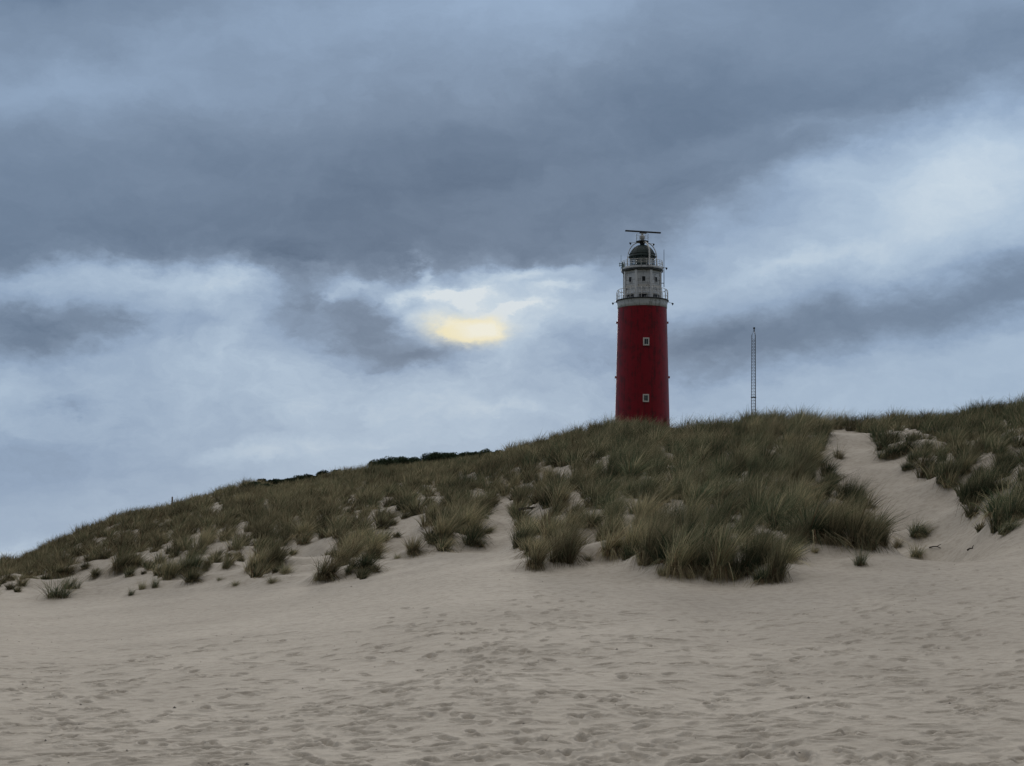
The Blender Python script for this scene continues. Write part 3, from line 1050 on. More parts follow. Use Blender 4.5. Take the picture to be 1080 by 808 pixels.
MESHES = {}
gm = np.random.default_rng(5)
for tone in TONES:
    for form in ('tall', 'low', 'wide'):
        for v in range(3):
            n, r_, h_, ln, fl = {'tall': (520, 0.30, 1.0, 0.30, 0.0), 'low': (360, 0.55, 0.70, 0.30, 0.45), 'wide': (800, 0.55, 1.0, 0.50, 0.10)}[form]
            # several sub-clumps give each tussock an uneven outline
            parts_ = []
            nsub = {'tall': 3, 'low': 5, 'wide': 5}[form]
            off = 0
            Vs, Ls, Ns, Cs = [], [], [], []
            for s_ in range(nsub):
                a_ = gm.uniform(0, 2 * PI); d_ = r_ * gm.uniform(0.0, 0.55)
                V, Lp, Np, Cc = blades(n // nsub, r_ * gm.uniform(0.22, 0.40), h_ * gm.uniform(0.55, 1.08), tone, gm, 0.016, 4, ln * gm.uniform(0.7, 1.3), fl)
                V[:, 0] += d_ * math.cos(a_); V[:, 1] += d_ * math.sin(a_)
                Vs.append(V); Ls.append(Lp + off); Ns.append(Np); Cs.append(Cc); off += len(V)
            MESHES[(tone, form, v)] = np_mesh('marram_tussock_blades', np.concatenate(Vs), np.concatenate(Ls), np.concatenate(Ns), GRASS, np.concatenate(Cs))

PLACED = []            # (x, y) of individual tussocks


def tussock(x, y, z, width, height, tone, form, label, group):
    o = bpy.data.objects.new('marram_tussock', MESHES[(tone, form, random.randrange(3))])
    sr = {'tall': 0.36, 'low': 0.75, 'wide': 0.62}[form]
    sx = width / (2 * sr)
    o.location = (x, y, z)
    o.scale = (sx, sx, height / {'tall': 0.95, 'low': 0.62, 'wide': 0.95}[form])
    o.rotation_euler = (random.uniform(-.06, .06), random.uniform(-.06, .10), random.uniform(-0.5, 0.5))
    COL.objects.link(o)
    tag(o, label, 'grass tussock', group)
    PLACED.append((x, y, width * 0.5))
    return o


for (px_, py_, w_, h_, tone, form, lab) in SOLO:
    x, y, z = hit(px_, py_ - 1)
    e_ = 1.0 if (px_ < 920 or px_ in (970, 966)) else 0.80
    tussock(x, y, z - 0.03, w_ / F * y * 1.35 * e_, h_ / F * y * 1.5 * e_, tone, form, lab, 'marram tussocks along the dune foot')

# bare sand inside the grass: (x0, y0, x1, y1) in photo pixels of the surveyed ground
BARE = [(13, 595, 22, 612), (137, 558, 148, 586), (104, 577, 114, 592), (171, 563, 186, 572), (93, 563, 104, 570), (245, 553, 263, 566), (297, 570, 352, 588),
        (265, 524, 291, 541), (330, 539, 364, 552), (364, 524, 374, 536), (221, 524, 236, 545), (197, 557, 212, 570), (219, 572, 240, 586), (150, 578, 166, 590), (113, 580, 124, 590), (76, 590, 90, 598),
        (355, 524, 378, 533), (443, 516, 468, 532), (399, 526, 416, 537), (480, 498, 492, 507), (415, 546, 450, 578), (524, 503, 540, 566), (506, 532, 536, 575),
        (568, 493, 603, 514), (624, 479, 640, 486), (691, 475, 709, 484), (702, 463, 714, 472), (590, 516, 602, 546), (551, 526, 568, 544), (627, 542, 647, 555),
        (608, 563, 635, 590), (702, 459, 728, 475), (752, 456, 773, 467), (737, 489, 749, 521), (701, 530, 721, 560), (714, 548, 750, 566), (798, 538, 817, 559),
        (848, 533, 867, 569), (828, 574, 892, 602), (862, 472, 890, 488), (908, 449, 972, 460), (960, 461, 997, 479), (1013, 462, 1030, 479), (830, 500, 850, 507),
        (640, 520, 655, 530), (300, 545, 320, 553), (160, 548, 172, 554), (120, 562, 130, 568), (60, 585, 72, 592), (810, 466, 826, 473), (780, 470, 790, 478)]
PATH = [(868, 460), (876, 452), (910, 456), (937, 484), (958, 500), (990, 512), (1005, 520), (1015, 535), (1030, 558), (1042, 575), (1030, 620), (975, 610), (960, 585), (930, 572), (914, 535), (888, 512), (864, 494)]
yG = [(-400, 640), (-100, 618), (0, 612), (20, 606), (48, 606), (60, 603), (95, 599), (110, 597), (125, 595), (150, 590), (165, 591), (200, 590), (215, 586), (240, 584), (252, 592), (288, 599),
      (296, 578), (320, 574), (340, 575), (352, 588), (366, 594), (380, 594), (395, 586), (405, 568), (418, 551), (440, 549), (455, 562), (475, 568), (500, 561), (510, 549), (522, 536),
      (541, 536), (546, 554), (556, 578), (566, 588), (602, 590), (612, 570), (634, 567), (640, 580), (665, 584), (700, 594), (720, 602), (760, 605), (822, 605), (836, 580),
      (870, 570), (890, 570), (925, 572), (940, 568), (958, 556), (985, 560), (1000, 568), (1030, 562), (1056, 556), (1080, 556), (1300, 552), (1600, 560)]


def in_poly(px, py, poly):
    c = np.zeros(px.shape, bool)
    n = len(poly)
    for i in range(n):
        (x0, y0), (x1, y1) = poly[i], poly[(i + 1) % n]
        cond = ((y0 > py) != (y1 > py))
        xi = x0 + (py - y0) / ((y1 - y0) if y1 != y0 else 1e-9) * (x1 - x0)
        c ^= cond & (px < xi)
    return c


gs = np.random.default_rng(23)
sp = 0.21
gx, gy = np.meshgrid(np.arange(-32, 30, sp), np.arange(27, 84, sp))
gx = gx.ravel() + gs.uniform(-.5, .5, gx.size) * sp
gy = gy.ravel() + gs.uniform(-.5, .5, gy.size) * sp
gpx = CX + F * gx / gy
keep = (gpx > -140) & (gpx < 1230)
gx, gy, gpx = gx[keep], gy[keep], gpx[keep]
gz = terrain(gx, gy)
gpy = HY - F * (gz - EYE) / gy
over = gy - DC(gpx)
# grass height by place (m): tall on the near right mass, short on the left
hgt = np.interp(gpx, [-100, 150, 350, 520, 620, 720, 850, 960, 1100], [0.46, 0.56, 0.62, 0.64, 0.74, 0.92, 0.90, 0.70, 0.78])
hgt = hgt * np.interp(gy - DF(gpx), [0, 12, 30], [1.06, 1.0, 0.86])
hgt = hgt * (1 + 0.30 * fbm(gx / 1.7, gy / 2.1, 71, 3)) * gs.uniform(0.62, 1.25, gx.size)
hpx = hgt / gy * F
hedge = ((gpx > 276) & (gpx < 352)) | ((gpx > 396) & (gpx < 528))
hgt = np.where(hedge & (over > -6), np.minimum(hgt, 0.40), hgt)
hpx = hgt / gy * F
fringe = gpy - np.interp(gpx, *zip(*yG))
frn = fbm(gx / 1.1, gy / 1.5, 97, 3)
rag = (fringe > -3) & (fringe < np.interp(gpx, [0, 450, 600, 1080], [20, 18, 10, 7])) & (frn > 0.06)
hgt = np.where(fringe > -3, hgt * gs.uniform(0.35, 0.85, gx.size), hgt)
hpx = hgt / gy * F
keep = ((fringe < 0) | rag) & (over < np.where(hedge, 0.6, 7))
stray = gs.random(gx.size)
edge_n = fbm(gx / 0.8, gy / 1.2, 87, 2)
for (x0, y0, x1, y1) in BARE:
    cx_, cy_, rx, ry = (x0 + x1) / 2, (y0 + y1) / 2, (x1 - x0) / 2 + 1.5, (y1 - y0) / 2 + 1
    dyp = gpy - cy_
    e = ((gpx - cx_) / rx) ** 2 + (np.where(dyp > 0, dyp / (ry + 0.22 * hpx), dyp / ry)) ** 2
    keep &= ~((e < np.where((gpx > 640) & (gpx < 860), 0.62, 0.85) + 1.3 * edge_n) & (over < 0) & (stray > 0.10))
keep &= ~(in_poly(gpx, gpy, PATH) & (over < 0))
cover = fbm(gx / 1.3, gy / 1.6, 81, 3)
keep &= (cover + gs.normal(0, 0.12, gx.size)) > np.interp(gpx, [0, 500, 700, 1080], [-0.55, -0.42, -0.46, -0.42])
for (ax, ay, ar) in PLACED:
    keep &= np.hypot(gx - ax, gy - ay) > ar * 0.45
gx, gy, gz, gpx, gpy, hgt, hpx, over = (a[keep] for a in (gx, gy, gz, gpx, gpy, hgt, hpx, over))
# thin to tussock spacing: wider apart where they grow large
order = gs.permutation(len(gx))
gap = np.interp(gpx, [0, 350, 520, 650, 760, 1000], [0.52, 0.54, 0.58, 0.62, 0.70, 0.66]) * np.interp(gy - DF(gpx), [0, 14, 30], [1.05, 0.98, 0.92]) * gs.uniform(0.62, 1.30, len(gx))
cells = {}
sel = []
for i in order:
    cxi, cyi = int(gx[i] // 1.1), int(gy[i] // 1.1)
    ok = True
    for a in (-1, 0, 1):
        for b in (-1, 0, 1):
            for q in cells.get((cxi + a, cyi + b), ()):
                if (gx[i] - gx[q]) ** 2 + (gy[i] - gy[q]) ** 2 < gap[i] ** 2:
                    ok = False; break
            if not ok: break
        if not ok: break
    if ok:
        cells.setdefault((cxi, cyi), []).append(i); sel.append(i)
sel = np.array(sel)
gx, gy, gz, gpx, gpy, hgt, hpx, over, gap = (a[sel] for a in (gx, gy, gz, gpx, gpy, hgt, hpx, over, gap))
tz = fbm(gx / 2.6, gy / 3.4, 91, 3) + gs.normal(0, 0.35, gx.size)
inframe = (gpx > 4) & (gpx < 1076) & (over < -0.5)
# the largest ones in view become things of their own, up to 300 with the pointed-out ones
order = np.argsort(-(hpx * inframe))
n_ind = 300 - len(SOLO)
ind = order[:n_ind]
rest = np.setdiff1d(np.arange(len(gx)), ind)
print('tussocks', len(gx), 'individual', len(ind) + len(SOLO))


def zone(px, py):
    if px < 660: return 'in the slope cover left of and below the lighthouse'
    if px < 745: return 'in the dense mass between the lighthouse and the mast' if py < 520 else 'in the lower mass beneath the lighthouse'
    if px < 850: return 'in the upper cover beneath the lattice mast' if py < 500 else 'in the dark lower mass beneath the lattice mast'
    if px < 960: return 'on the dune nose left of the sand path' if py > 475 else 'on the ridge behind the head of the sand path'
    return 'on the ridge right of the sand path' if py < 470 else 'on the right bank of the sand path'


LOOK = {'olive': 'olive marram tussock', 'straw': 'straw-tinged marram tussock', 'green': 'dark green marram tussock', 'brown': 'brownish marram tussock'}
for i in ind:
    gb = np.interp(gpx[i], [560, 760, 1000], [0.15, 0.0, -0.55]) + tz[i] - 0.5 * np.interp(gpx[i], [680, 730], [0, 1]) * np.interp(gpy[i], [500, 560], [0, 1])
    tone = 'straw' if gb > 0.45 else ('olive' if gb > -0.15 else ('green' if gb > -0.95 else 'green'))
    if gpx[i] < 620 and tone == 'green': tone = 'brown'
    form = 'wide' if gs.random() < 0.6 else 'tall'
    w = gap[i] * gs.uniform(0.95, 1.4)
    zn = zone(gpx[i], gpy[i])
    tussock(gx[i], gy[i], gz[i] - 0.03, w, hgt[i], tone, form, LOOK[tone] + ' ' + zn, 'marram tussocks ' + zn)

# all the remaining, farther grass is one mass
nb = 200
m = len(rest)
ox = np.repeat(gx[rest], nb); oy = np.repeat(gy[rest], nb); oz = np.repeat(gz[rest] - 0.03, nb)
hs = np.repeat(hgt[rest], nb)
br = np.repeat(gs.uniform(0.42, 1.65, m), nb)
ln = np.repeat(gs.uniform(0.08, 0.45, m), nb)
gbr = tz[rest] + np.interp(gpx[rest], [0, 500, 760, 1000], [-0.05, 0.15, -0.05, -0.5])
T = np.array([TONES['straw'], TONES['olive'], TONES['green'], TONES['brown']])
leftness = np.interp(gpx[rest], [250, 620], [1, 0])
gbr = gbr - 0.25 * np.interp(gpx[rest], [100, 420], [1, 0])
ti = np.where(gbr > 0.5, 0, np.where(gbr > -0.2, 1, np.where(gs.random(m) < leftness, 3, 2)))
tone_rows = np.repeat(T[ti], nb, 0)
V, Lp, Np, Cc = blades(len(ox), 0.29, 1.0, tone_rows, gs, 0.018, 3, ln, 0.05, ox, oy, oz, hs, br)
me = np_mesh('dune_grass', V, Lp, Np, GRASS, Cc)
go = bpy.data.objects.new('dune_grass', me)
COL.objects.link(go)
tag(go, 'continuous olive marram grass cover over the upper dune slope', 'grass', kind='stuff')

# thinner cover on the hill that carries the lighthouse and on the land behind the ridge
nh = 6500
hxx = np.concatenate((LX + gs.normal(0, 26, 4500), gs.uniform(-60, 60, 2000)))
hyy = np.concatenate((LY + gs.normal(-8, 26, 4500), gs.uniform(76, 150, 2000)))
okh = (np.hypot(hxx - LX, hyy - LY) > 6.0) & (hyy > 76)
hxx, hyy = hxx[okh], hyy[okh]
hzz = terrain(hxx, hyy)
# nothing here may stand above the ridge as seen across the beach: it is the low growth behind it
qx = np.clip(CX + F * hxx / hyy, -700, 1900)
low_ok = (HY - F * (hzz + 0.6 - EYE) / hyy) > yC(qx) - 2
hxx, hyy, hzz = hxx[low_ok], hyy[low_ok], hzz[low_ok]
k_ = 26
hsc = np.repeat(gs.uniform(0.45, 0.85, len(hxx)), k_)
V, Lp, Np, Cc = blades(len(hxx) * k_, 0.7, 1.0, np.repeat(T[gs.integers(0, 4, len(hxx))], k_, 0), gs, 0.06, 2, 0.3, 0.1, np.repeat(hxx, k_), np.repeat(hyy, k_), np.repeat(hzz, k_), hsc)
o = bpy.data.objects.new('back_dune_grass', np_mesh('back_dune_grass', V, Lp, Np, GRASS, Cc)); COL.objects.link(o)
tag(o, 'low olive grass cover on the land behind the dune ridge', 'grass', kind='stuff')

# ------------------------------------------------------------------ dark bushes on the ridge
def bush(px_, top, wpx, label, behind=2.0):
    D0 = float(DC(px_)) + behind
    x = (px_ - CX) / F * D0
    z0 = float(terrain(x, D0))
    ztop = EYE + (HY - top) / F * D0
    h = max(ztop - z0, 0.35)
    w = wpx / F * D0 * 1.5
    root = empty('ridge_bush', (x, D0, z0))
    tag(root, label, 'bush', 'dark bushes along the dune ridge')
    g = np.random.default_rng(int(px_ * 10))
    n = 4200
    # lumps
    nl = 14
    lc = np.stack((g.uniform(-.42, .42, nl) * w, g.uniform(-.4, .4, nl) * w, g.uniform(0.35, 0.74, nl) * h), -1)
    lr = g.uniform(0.18, 0.28, nl)
    li = g.integers(0, nl, n)
    d = g.normal(0, 1, (n, 3)); d /= np.linalg.norm(d, axis=1, keepdims=True)
    rr = g.random(n)[:, None] ** 0.45
    P = lc[li] + d * rr * np.stack((lr[li] * w, lr[li] * w, lr[li] * h * 0.95), -1)
    P[:, 2] = np.clip(P[:, 2], 0.05, h)
    t1 = g.normal(0, 1, (n, 3)); t1 /= np.linalg.norm(t1, axis=1, keepdims=True)
    t2 = np.cross(t1, g.normal(0, 1, (n, 3))); t2 /= np.linalg.norm(t2, axis=1, keepdims=True)
    L, Wd = g.uniform(0.03, 0.065, n)[:, None], g.uniform(0.010, 0.022, n)[:, None]
    V = np.stack((P - t1 * L, P + t2 * Wd, P + t1 * L, P - t2 * Wd), 1).reshape(-1, 3)
    c = np.array([0.036, 0.050, 0.030])[None] * g.uniform(0.4, 2.0, n)[:, None]
    C = np.ones((n, 4, 4)); C[:, :, :3] = c[:, None]
    me = np_mesh('foliage', V, np.arange(4 * n), np.full(n, 4), LEAF, C.reshape(-1, 4))
    o = bpy.data.objects.new('foliage', me); o.parent = root; COL.objects.link(o)
    bm = bmesh.new()
    for k in range(7):
        e = lc[k] * 0.9
        tube(bm, [(g.normal(0, .05), g.normal(0, .05), -0.05), (e[0] * .45, e[1] * .45, e[2] * .5), tuple(e)], [0.022, 0.015, 0.007], 5)
    link_bm('stems', bm, TWIG, root)


BUSHES = [(282, 503.5, 14, 'low dark bush on the ridge, first of the left-hand run'), (304, 503, 18, 'low dark bush second from the left on the ridge'),
          (318, 500.5, 18, 'dark bush third from the left, middle of the low run on the ridge'), (333, 497.5, 18, 'dark bush fourth from the left, where the low run ends'),
          (348, 494.5, 16, 'dark bush half sunk in grass at the right end of the low run'),
          (402, 484, 16, 'small dark bush just left of the rounded grassy hump on the ridge'), (415, 478.5, 22, 'rounded tall dark bush standing out on the ridge left of a small dip'),
          (429, 481, 16, 'dark bush on the right side of the rounded tall one'), (443, 480.5, 16, 'dark bush at the left end of the long black-green hedge row'),
          (456, 476.5, 18, 'dark bush second in the long hedge row on the ridge'), (469, 475.5, 18, 'dark bush at the crest of the long hedge row on the ridge'),
          (482, 476.5, 18, 'dark bush fourth in the long hedge row on the ridge'), (495, 475, 18, 'dark bush fifth in the long hedge row on the ridge'),
          (507, 473, 18, 'dark bush sixth in the long hedge row on the ridge'), (519, 472.5, 16, 'dark bush at the right end of the long hedge row on the ridge')]
for b in BUSHES: bush(*b)
bush(275, 510, 20, 'dark low bush set in the grass just under the left ridge', -2.2)

# ------------------------------------------------------------------ small driftwood on the sand
def stick(px_, py_, lpx, yaw_, label, r=0.012):
    x, y, z = hit(px_, py_)
    L = lpx / F * y
    bm = bmesh.new()
    pts = [(-L / 2, 0, 0.0), (-L * .2, L * .06, 0.035), (L * .15, -L * .02, 0.05), (L / 2, L * .05, 0.03)]
    tube(bm, pts, [r * 1.2, r, r * .9, r * .4], 6)
    tube(bm, [pts[2], (L * .28, L * .14, 0.09), (L * .4, L * .2, 0.12)], [r * .7, r * .5, r * .3], 5)
    o = link_bm('driftwood_stick', bm, TWIG)
    o.location = (x, y, z + 0.005); o.rotation_euler = (0, random.uniform(.0, .2), yaw_)
    tag(o, label, 'stick', 'dark sticks lying on the sand')


stick(986, 579, 13, -0.7, 'short dark stick on sand beside the lone green tussock', 0.016)
stick(560, 538, 26, 0.3, 'dark dead branch lying on sand in the grass right of the gully', 0.035)
stick(1024, 581, 8, 0.2, 'tiny dark stick on sand at the mouth of the path', 0.016)

# small litter on the beach
gl = np.random.default_rng(77)
n = 230
D = 12 + 26 * gl.random(n) ** 1.2
x = gl.uniform(-.33, .33, n) * D
z = terrain(x, D)
V, Lq = [], []
for i in range(n):
    s_ = gl.uniform(0.005, 0.014) * (1 if gl.random() < .9 else 1.8)
    a = gl.uniform(0, PI)
    c, s2 = math.cos(a), math.sin(a)
    b0 = len(V)
    for (u, v, w) in ((-1, -.5, 0), (1, -.4, 0), (.8, .5, 0), (-.9, .4, 0), (0, 0, .8)):
        V.append((x[i] + s_ * (u * c - v * s2), D[i] + s_ * (u * s2 + v * c), z[i] + s_ * w + 0.004))
    for f in ((0, 1, 4), (1, 2, 4), (2, 3, 4), (3, 0, 4)): Lq += [b0 + k for k in f]
me = np_mesh('beach_debris', np.array(V), np.array(Lq), np.full(len(Lq) // 3, 3), SHELL)
o = bpy.data.objects.new('beach_debris', me); COL.objects.link(o)
tag(o, 'scattered dark shell bits and twigs on the beach sand', 'debris', kind='stuff')

# ------------------------------------------------------------------ sky
SUN_AZ, SUN_EL = (487 - CX) / F, math.radians(10.5)


def build_world():
    w = bpy.data.worlds.new('World')
    scene.world = w
    w.use_nodes = True
    nt = w.node_tree
    nt.nodes.clear()
    N, Lk = nt.nodes, nt.links

    def math_(op, a, b=None, c=None):
        n = N.new('ShaderNodeMath'); n.operation = op
        for i, v in enumerate((a, b, c)):
            if v is None: continue
            if isinstance(v, (int, float)): n.inputs[i].default_value = v
            else: Lk.new(v, n.inputs[i])
        return n.outputs[0]

    def comb(x, y, z):
        n = N.new('ShaderNodeCombineXYZ')
        for i, v in enumerate((x, y, z)):
            if isinstance(v, (int, float)): n.inputs[i].default_value = v
            else: Lk.new(v, n.inputs[i])
        return n.outputs[0]

    def vmath(op, a, b):
        n = N.new('ShaderNodeVectorMath'); n.operation = op
        for i, v in enumerate((a, b)):
            if isinstance(v, tuple): n.inputs[i].default_value = v
            else: Lk.new(v, n.inputs[i])
        return n

    def noise(vec, scale, detail=5, rough=0.55, col=False):
        n = N.new('ShaderNodeTexNoise')
        n.inputs['Scale'].default_value = scale
        n.inputs['Detail'].default_value = detail
        n.inputs['Roughness'].default_value = rough
        Lk.new(vec, n.inputs['Vector'])
        return n.outputs[1 if col else 0]

    def curve_(src, lo, hi, pts):
        t = math_('DIVIDE', math_('SUBTRACT', src, lo), hi - lo)
        n = N.new('ShaderNodeFloatCurve')
        c = n.mapping.curves[0]
        pts = [((p - lo) / (hi - lo), v) for p, v in pts]
        while len(c.points) < len(pts): c.points.new(0.5, 0.5)
        for cp, (p, v) in zip(c.points, pts): cp.location = (p, v)
        n.mapping.use_clip = True
        n.mapping.update()
        cl = N.new('ShaderNodeClamp'); Lk.new(t, cl.inputs[0])
        Lk.new(cl.outputs[0], n.inputs['Value'])
        return n.outputs[0]

    d = N.new('ShaderNodeTexCoord').outputs['Generated']
    sep = N.new('ShaderNodeSeparateXYZ'); Lk.new(d, sep.inputs[0])
    az = math_('ARCTAN2', sep.outputs[0], sep.outputs[1])
    el = math_('ARCSINE', math_('MINIMUM', math_('MAXIMUM', sep.outputs[2], -1), 1))
    U = math_('MULTIPLY_ADD', az, 1.8, 0.54)
    V = math_('MULTIPLY_ADD', el, -1.8, 0.598)
    P = comb(U, V, 0.0)
    # domain warp
    st = vmath('MULTIPLY', P, (1.0, 1.7, 1.0)).outputs[0]
    w1 = vmath('SUBTRACT', noise(st, 5.0, 6, 0.6, True), (0.5, 0.5, 0.5)).outputs[0]
    w2 = vmath('SUBTRACT', noise(st, 17.0, 7, 0.68, True), (0.5, 0.5, 0.5)).outputs[0]
    warp = vmath('ADD', vmath('MULTIPLY', w1, (0.16, 0.085, 0)).outputs[0], vmath('MULTIPLY', w2, (0.055, 0.036, 0)).outputs[0]).outputs[0]
    Q = vmath('ADD', P, warp).outputs[0]
    sq = N.new('ShaderNodeSeparateXYZ'); Lk.new(Q, sq.inputs[0])
    Uq, Vq = sq.outputs[0], sq.outputs[1]
    # lower edge of the dark deck as a function of azimuth
    edge = curve_(Uq, -0.6, 1.7, SKY['edge'])
    Vs = math_('MULTIPLY_ADD', math_('SUBTRACT', Vq, edge), curve_(Uq, -0.6, 1.7, SKY['soft']), 0.29)
    # keep very high elevations unaffected
    base = curve_(Vs, -2.3, 0.75, SKY['base'])
    Lum = base

    def blob(cx_, cy_, ax, ay, rot, amp, src=None):
        mp = N.new('ShaderNodeMapping'); mp.vector_type = 'TEXTURE'
        mp.inputs['Location'].default_value = (cx_, cy_, 0)
        mp.inputs['Rotation'].default_value = (0, 0, math.radians(rot))
        mp.inputs['Scale'].default_value = (ax, ay, 1)
        Lk.new(src or Q, mp.inputs[0])
        q = vmath('DOT_PRODUCT', mp.outputs[0], mp.outputs[0]).outputs['Value']
        return math_('MULTIPLY', math_('EXPONENT', math_('MULTIPLY', q, -1.0)), amp)

    for b_ in SKY['blobs']:
        Lum = math_('ADD', Lum, blob(*b_))
    # texture: broad streaks plus puffs (stronger below the deck)
    st2 = vmath('MULTIPLY', Q, (1.0, 1.7, 1.0)).outputs[0]
    n1 = math_('SUBTRACT', noise(st2, 3.2, 6, 0.55), 0.5)
    n2 = math_('SUBTRACT', noise(st2, 11.0, 9, 0.66), 0.5)
    low = curve_(Vs, -2.3, 0.75, [(-2.3, 0.35), (0.2, 0.42), (0.27, 0.65), (0.32, 1.15), (0.5, 0.75), (0.75, 0.4)])
    low = math_('MULTIPLY', low, curve_(Uq, -0.6, 1.7, [(-0.6, 0.8), (0.1, 0.85), (0.35, 1.0), (0.62, 1.0), (0.8, 0.6), (1.7, 0.6)]))
    Lum = math_('ADD', Lum, math_('MULTIPLY', n1, SKY['n1']))
    Lum = math_('ADD', Lum, math_('MULTIPLY', math_('MULTIPLY', n2, low), SKY['n2']))
    n3 = math_('SUBTRACT', math_('ABSOLUTE', math_('SUBTRACT', noise(vmath('MULTIPLY', Q, (1.0, 1.6, 1.0)).outputs[0], 18.0, 8, 0.68), 0.5)), 0.09)
    Lum = math_('SUBTRACT', Lum, math_('MULTIPLY', math_('MULTIPLY', n3, low), SKY['n3']))
    cr = N.new('ShaderNodeValToRGB')
    e = cr.color_ramp.elements
    stops = SKY['ramp']
    while len(e) < len(stops): e.new(0.5)
    for el_, (p, c) in zip(e, stops):
        el_.position = p; el_.color = lin(*c)
    Lk.new(Lum, cr.inputs[0])
    # thin gleam where the sun stands behind the cloud
    glow = 0.0
    tot = None
    hw = N.new('ShaderNodeVectorMath'); hw.operation = 'SCALE'; hw.inputs['Scale'].default_value = 0.55
    Lk.new(warp, hw.inputs[0])
    QG = vmath('ADD', P, hw.outputs[0]).outputs[0]
    for (cx_, cy_, ax, ay, rot, amp) in SKY['glow']:
        g_ = blob(cx_, cy_, ax, ay, rot, amp, QG)
        tot = g_ if tot is None else math_('ADD', tot, g_)
    brk = curve_(noise(vmath('MULTIPLY', Q, (1.0, 2.2, 1.0)).outputs[0], 22.0, 5, 0.6), 0.0, 1.0, [(0, 0.3), (0.35, 0.5), (0.55, 1.0), (1, 1.0)])
    tot = math_('MULTIPLY', tot, brk)
    sm = N.new('ShaderNodeMapRange'); sm.interpolation_type = 'SMOOTHSTEP'
    sm.inputs[1].default_value = 0.02; sm.inputs[2].default_value = 0.80
    Lk.new(tot, sm.inputs[0]); tot = sm.outputs[0]
    core = blob(0.503, 0.349, 0.020, 0.008, -4, 1.8, QG)
    core = math_('MINIMUM', math_('MULTIPLY', math_('ADD', core, blob(0.468, 0.340, 0.014, 0.005, 10, 0.5)), brk), 1.0)
    gm_ = N.new('ShaderNodeMix'); gm_.data_type = 'RGBA'; gm_.blend_type = 'MIX'
    Lk.new(tot, gm_.inputs[0]); Lk.new(cr.outputs[0], gm_.inputs[6]); gc = N.new('ShaderNodeMix'); gc.data_type = 'RGBA'
    Lk.new(core, gc.inputs[0]); gc.inputs[6].default_value = lin(*SKY['glowcol']); gc.inputs[7].default_value = lin(255, 253, 238)
    Lk.new(gc.outputs[2], gm_.inputs[7])
    # out-of-view sky brightened towards the zenith as added fill light
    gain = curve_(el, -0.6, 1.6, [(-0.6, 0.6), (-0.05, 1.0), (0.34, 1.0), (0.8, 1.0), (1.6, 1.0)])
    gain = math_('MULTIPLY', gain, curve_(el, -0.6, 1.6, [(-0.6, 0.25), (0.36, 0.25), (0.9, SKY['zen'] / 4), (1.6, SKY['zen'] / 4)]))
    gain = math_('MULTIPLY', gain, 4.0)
    # unseen sky behind the camera dimmed so camera-facing surfaces fall darker
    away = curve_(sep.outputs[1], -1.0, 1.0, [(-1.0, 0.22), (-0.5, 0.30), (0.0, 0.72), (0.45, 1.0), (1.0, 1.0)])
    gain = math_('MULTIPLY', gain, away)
    # unseen overhead sky shifted from slate blue to neutral, to warm the fill
    zf = curve_(el, -0.6, 1.6, [(-0.6, 0.0), (0.34, 0.0), (0.8, 0.85), (1.6, 0.85)])
    zm = N.new('ShaderNodeMix'); zm.data_type = 'RGBA'
    Lk.new(zf, zm.inputs[0]); Lk.new(gm_.outputs[2], zm.inputs[6]); zm.inputs[7].default_value = (0.40, 0.384, 0.364, 1)
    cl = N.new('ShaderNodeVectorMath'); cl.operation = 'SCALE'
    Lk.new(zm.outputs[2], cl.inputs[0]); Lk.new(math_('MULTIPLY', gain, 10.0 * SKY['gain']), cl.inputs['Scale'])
    sky = N.new('ShaderNodeTexSky'); sky.sky_type = 'NISHITA'; sky.sun_disc = False
    sky.sun_elevation = SUN_EL; sky.sun_rotation = SUN_AZ
    mx = N.new('ShaderNodeMix'); mx.data_type = 'RGBA'; mx.inputs[0].default_value = 0.992
    Lk.new(sky.outputs[0], mx.inputs[6]); Lk.new(cl.outputs[0], mx.inputs[7])
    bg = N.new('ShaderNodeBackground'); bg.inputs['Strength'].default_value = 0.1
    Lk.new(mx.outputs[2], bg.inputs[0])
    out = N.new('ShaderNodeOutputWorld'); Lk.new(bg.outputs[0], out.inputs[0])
    w.cycles.sampling_method = 'MANUAL'
    w.cycles.sample_map_resolution = 512


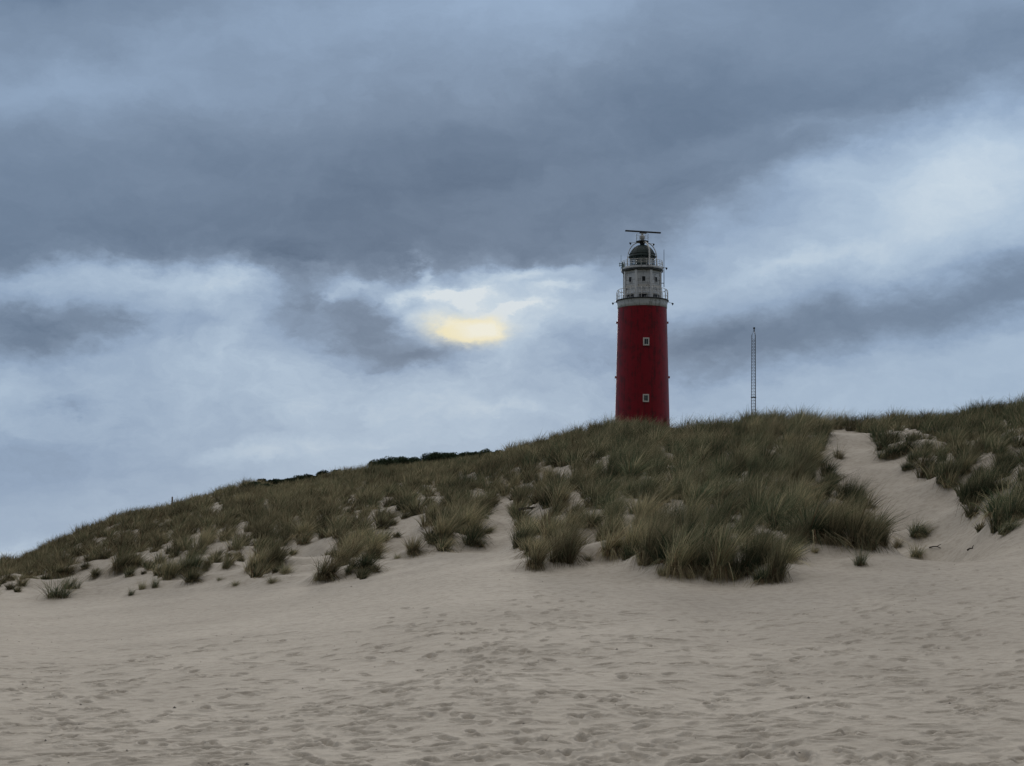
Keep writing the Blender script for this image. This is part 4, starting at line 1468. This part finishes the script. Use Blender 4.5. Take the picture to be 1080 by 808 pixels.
SKY = dict(
    edge=[(-0.6, 0.30), (0.0, 0.295), (0.2, 0.285), (0.42, 0.29), (0.55, 0.28), (0.66, 0.268), (0.78, 0.205), (0.92, 0.14), (1.1, 0.11), (1.7, 0.10)],
    soft=[(-0.6, 0.9), (0.3, 1.0), (0.55, 0.95), (0.68, 0.45), (0.85, 0.42), (1.7, 0.45)],
    base=[(-2.3, 0.45), (-0.6, 0.42), (-0.1, 0.45), (0.05, 0.45), (0.15, 0.415), (0.22, 0.365), (0.265, 0.325), (0.288, 0.40), (0.31, 0.62), (0.35, 0.71), (0.42, 0.73), (0.50, 0.735), (0.57, 0.70), (0.75, 0.6)],
    blobs=[
        (0.00, 0.00, 0.14, 0.05, 0, -0.20), (0.12, 0.115, 0.16, 0.022, -3, 0.08), (0.02, 0.14, 0.10, 0.035, 0, 0.06), (0.28, 0.06, 0.14, 0.03, -10, 0.06),
        (0.30, 0.17, 0.20, 0.025, -6, -0.06), (0.48, 0.195, 0.18, 0.03, -10, -0.10), (0.62, 0.03, 0.2, 0.05, 0, 0.10), (0.62, 0.115, 0.25, 0.022, -14, -0.05), (0.66, 0.18, 0.14, 0.014, -12, 0.05),
        (1.03, 0.19, 0.12, 0.065, -15, 0.15), (0.95, 0.25, 0.08, 0.05, -30, 0.12), (0.86, 0.145, 0.07, 0.012, -5, 0.10), (1.0, 0.04, 0.25, 0.035, -10, 0.15), (0.8, 0.09, 0.2, 0.02, -14, -0.04),
        (0.90, 0.345, 0.22, 0.032, -9, -0.34), (0.74, 0.37, 0.07, 0.030, 0, -0.16), (1.08, 0.31, 0.10, 0.03, -10, -0.12),
        (0.82, 0.292, 0.08, 0.012, -8, 0.13), (0.64, 0.31, 0.05, 0.03, 0, 0.06),
        (0.04, 0.36, 0.075, 0.028, 0, -0.38), (0.13, 0.355, 0.07, 0.012, 0, -0.12), (0.39, 0.345, 0.045, 0.045, 10, -0.32), (0.445, 0.376, 0.06, 0.018, -10, -0.27), (0.315, 0.325, 0.035, 0.04, 0, -0.27),
        (0.075, 0.425, 0.03, 0.012, 0, -0.14), (0.60, 0.37, 0.06, 0.03, 0, -0.08), (0.215, 0.35, 0.03, 0.018, 0, -0.10),
        (0.17, 0.305, 0.10, 0.016, 0, 0.14), (0.375, 0.31, 0.03, 0.009, 0, 0.28), (0.432, 0.292, 0.008, 0.018, 25, 0.28), (0.555, 0.287, 0.06, 0.010, -6, 0.32), (0.27, 0.31, 0.05, 0.014, 0, 0.16),
        (0.50, 0.335, 0.085, 0.034, 0, 0.28), (0.465, 0.313, 0.05, 0.007, -6, 0.34), (0.545, 0.322, 0.04, 0.006, -15, 0.22), (0.59, 0.30, 0.03, 0.006, -8, 0.22), (0.345, 0.318, 0.02, 0.006, 10, 0.2),
        (0.02, 0.49, 0.20, 0.05, 0, -0.17), (0.01, 0.582, 0.06, 0.012, 0, 0.16), (0.33, 0.475, 0.08, 0.010, -4, 0.09), (0.40, 0.44, 0.10, 0.02, 0, 0.05), (0.50, 0.44, 0.06, 0.010, 5, 0.08), (0.27, 0.49, 0.06, 0.008, 0, 0.10),
    ],
    n1=0.20, n2=0.36, n3=0.16,
    ramp=[(0.0, (58, 80, 103)), (0.25, (97, 118, 144)), (0.42, (126, 146, 171)), (0.60, (156, 179, 207)), (0.78, (186, 207, 229)), (0.92, (211, 227, 241)), (1.0, (229, 239, 246))],
    glow=[(0.490, 0.343, 0.060, 0.028, 0, 0.10), (0.489, 0.350, 0.036, 0.014, 0, 1.1), (0.504, 0.348, 0.020, 0.008, 0, 0.7)],
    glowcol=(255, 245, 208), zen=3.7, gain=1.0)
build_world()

sun = bpy.data.lights.new('sun', 'SUN')
sun.energy = 1.5
sun.angle = math.radians(14)
sun.color = (1.0, 0.93, 0.82)
so = bpy.data.objects.new('sun', sun)
COL.objects.link(so)
dirv = Vector((math.sin(SUN_AZ) * math.cos(SUN_EL), math.cos(SUN_AZ) * math.cos(SUN_EL), math.sin(SUN_EL)))
so.rotation_euler = (-dirv).to_track_quat('-Z', 'Y').to_euler()
so.location = (0, 0, 60)
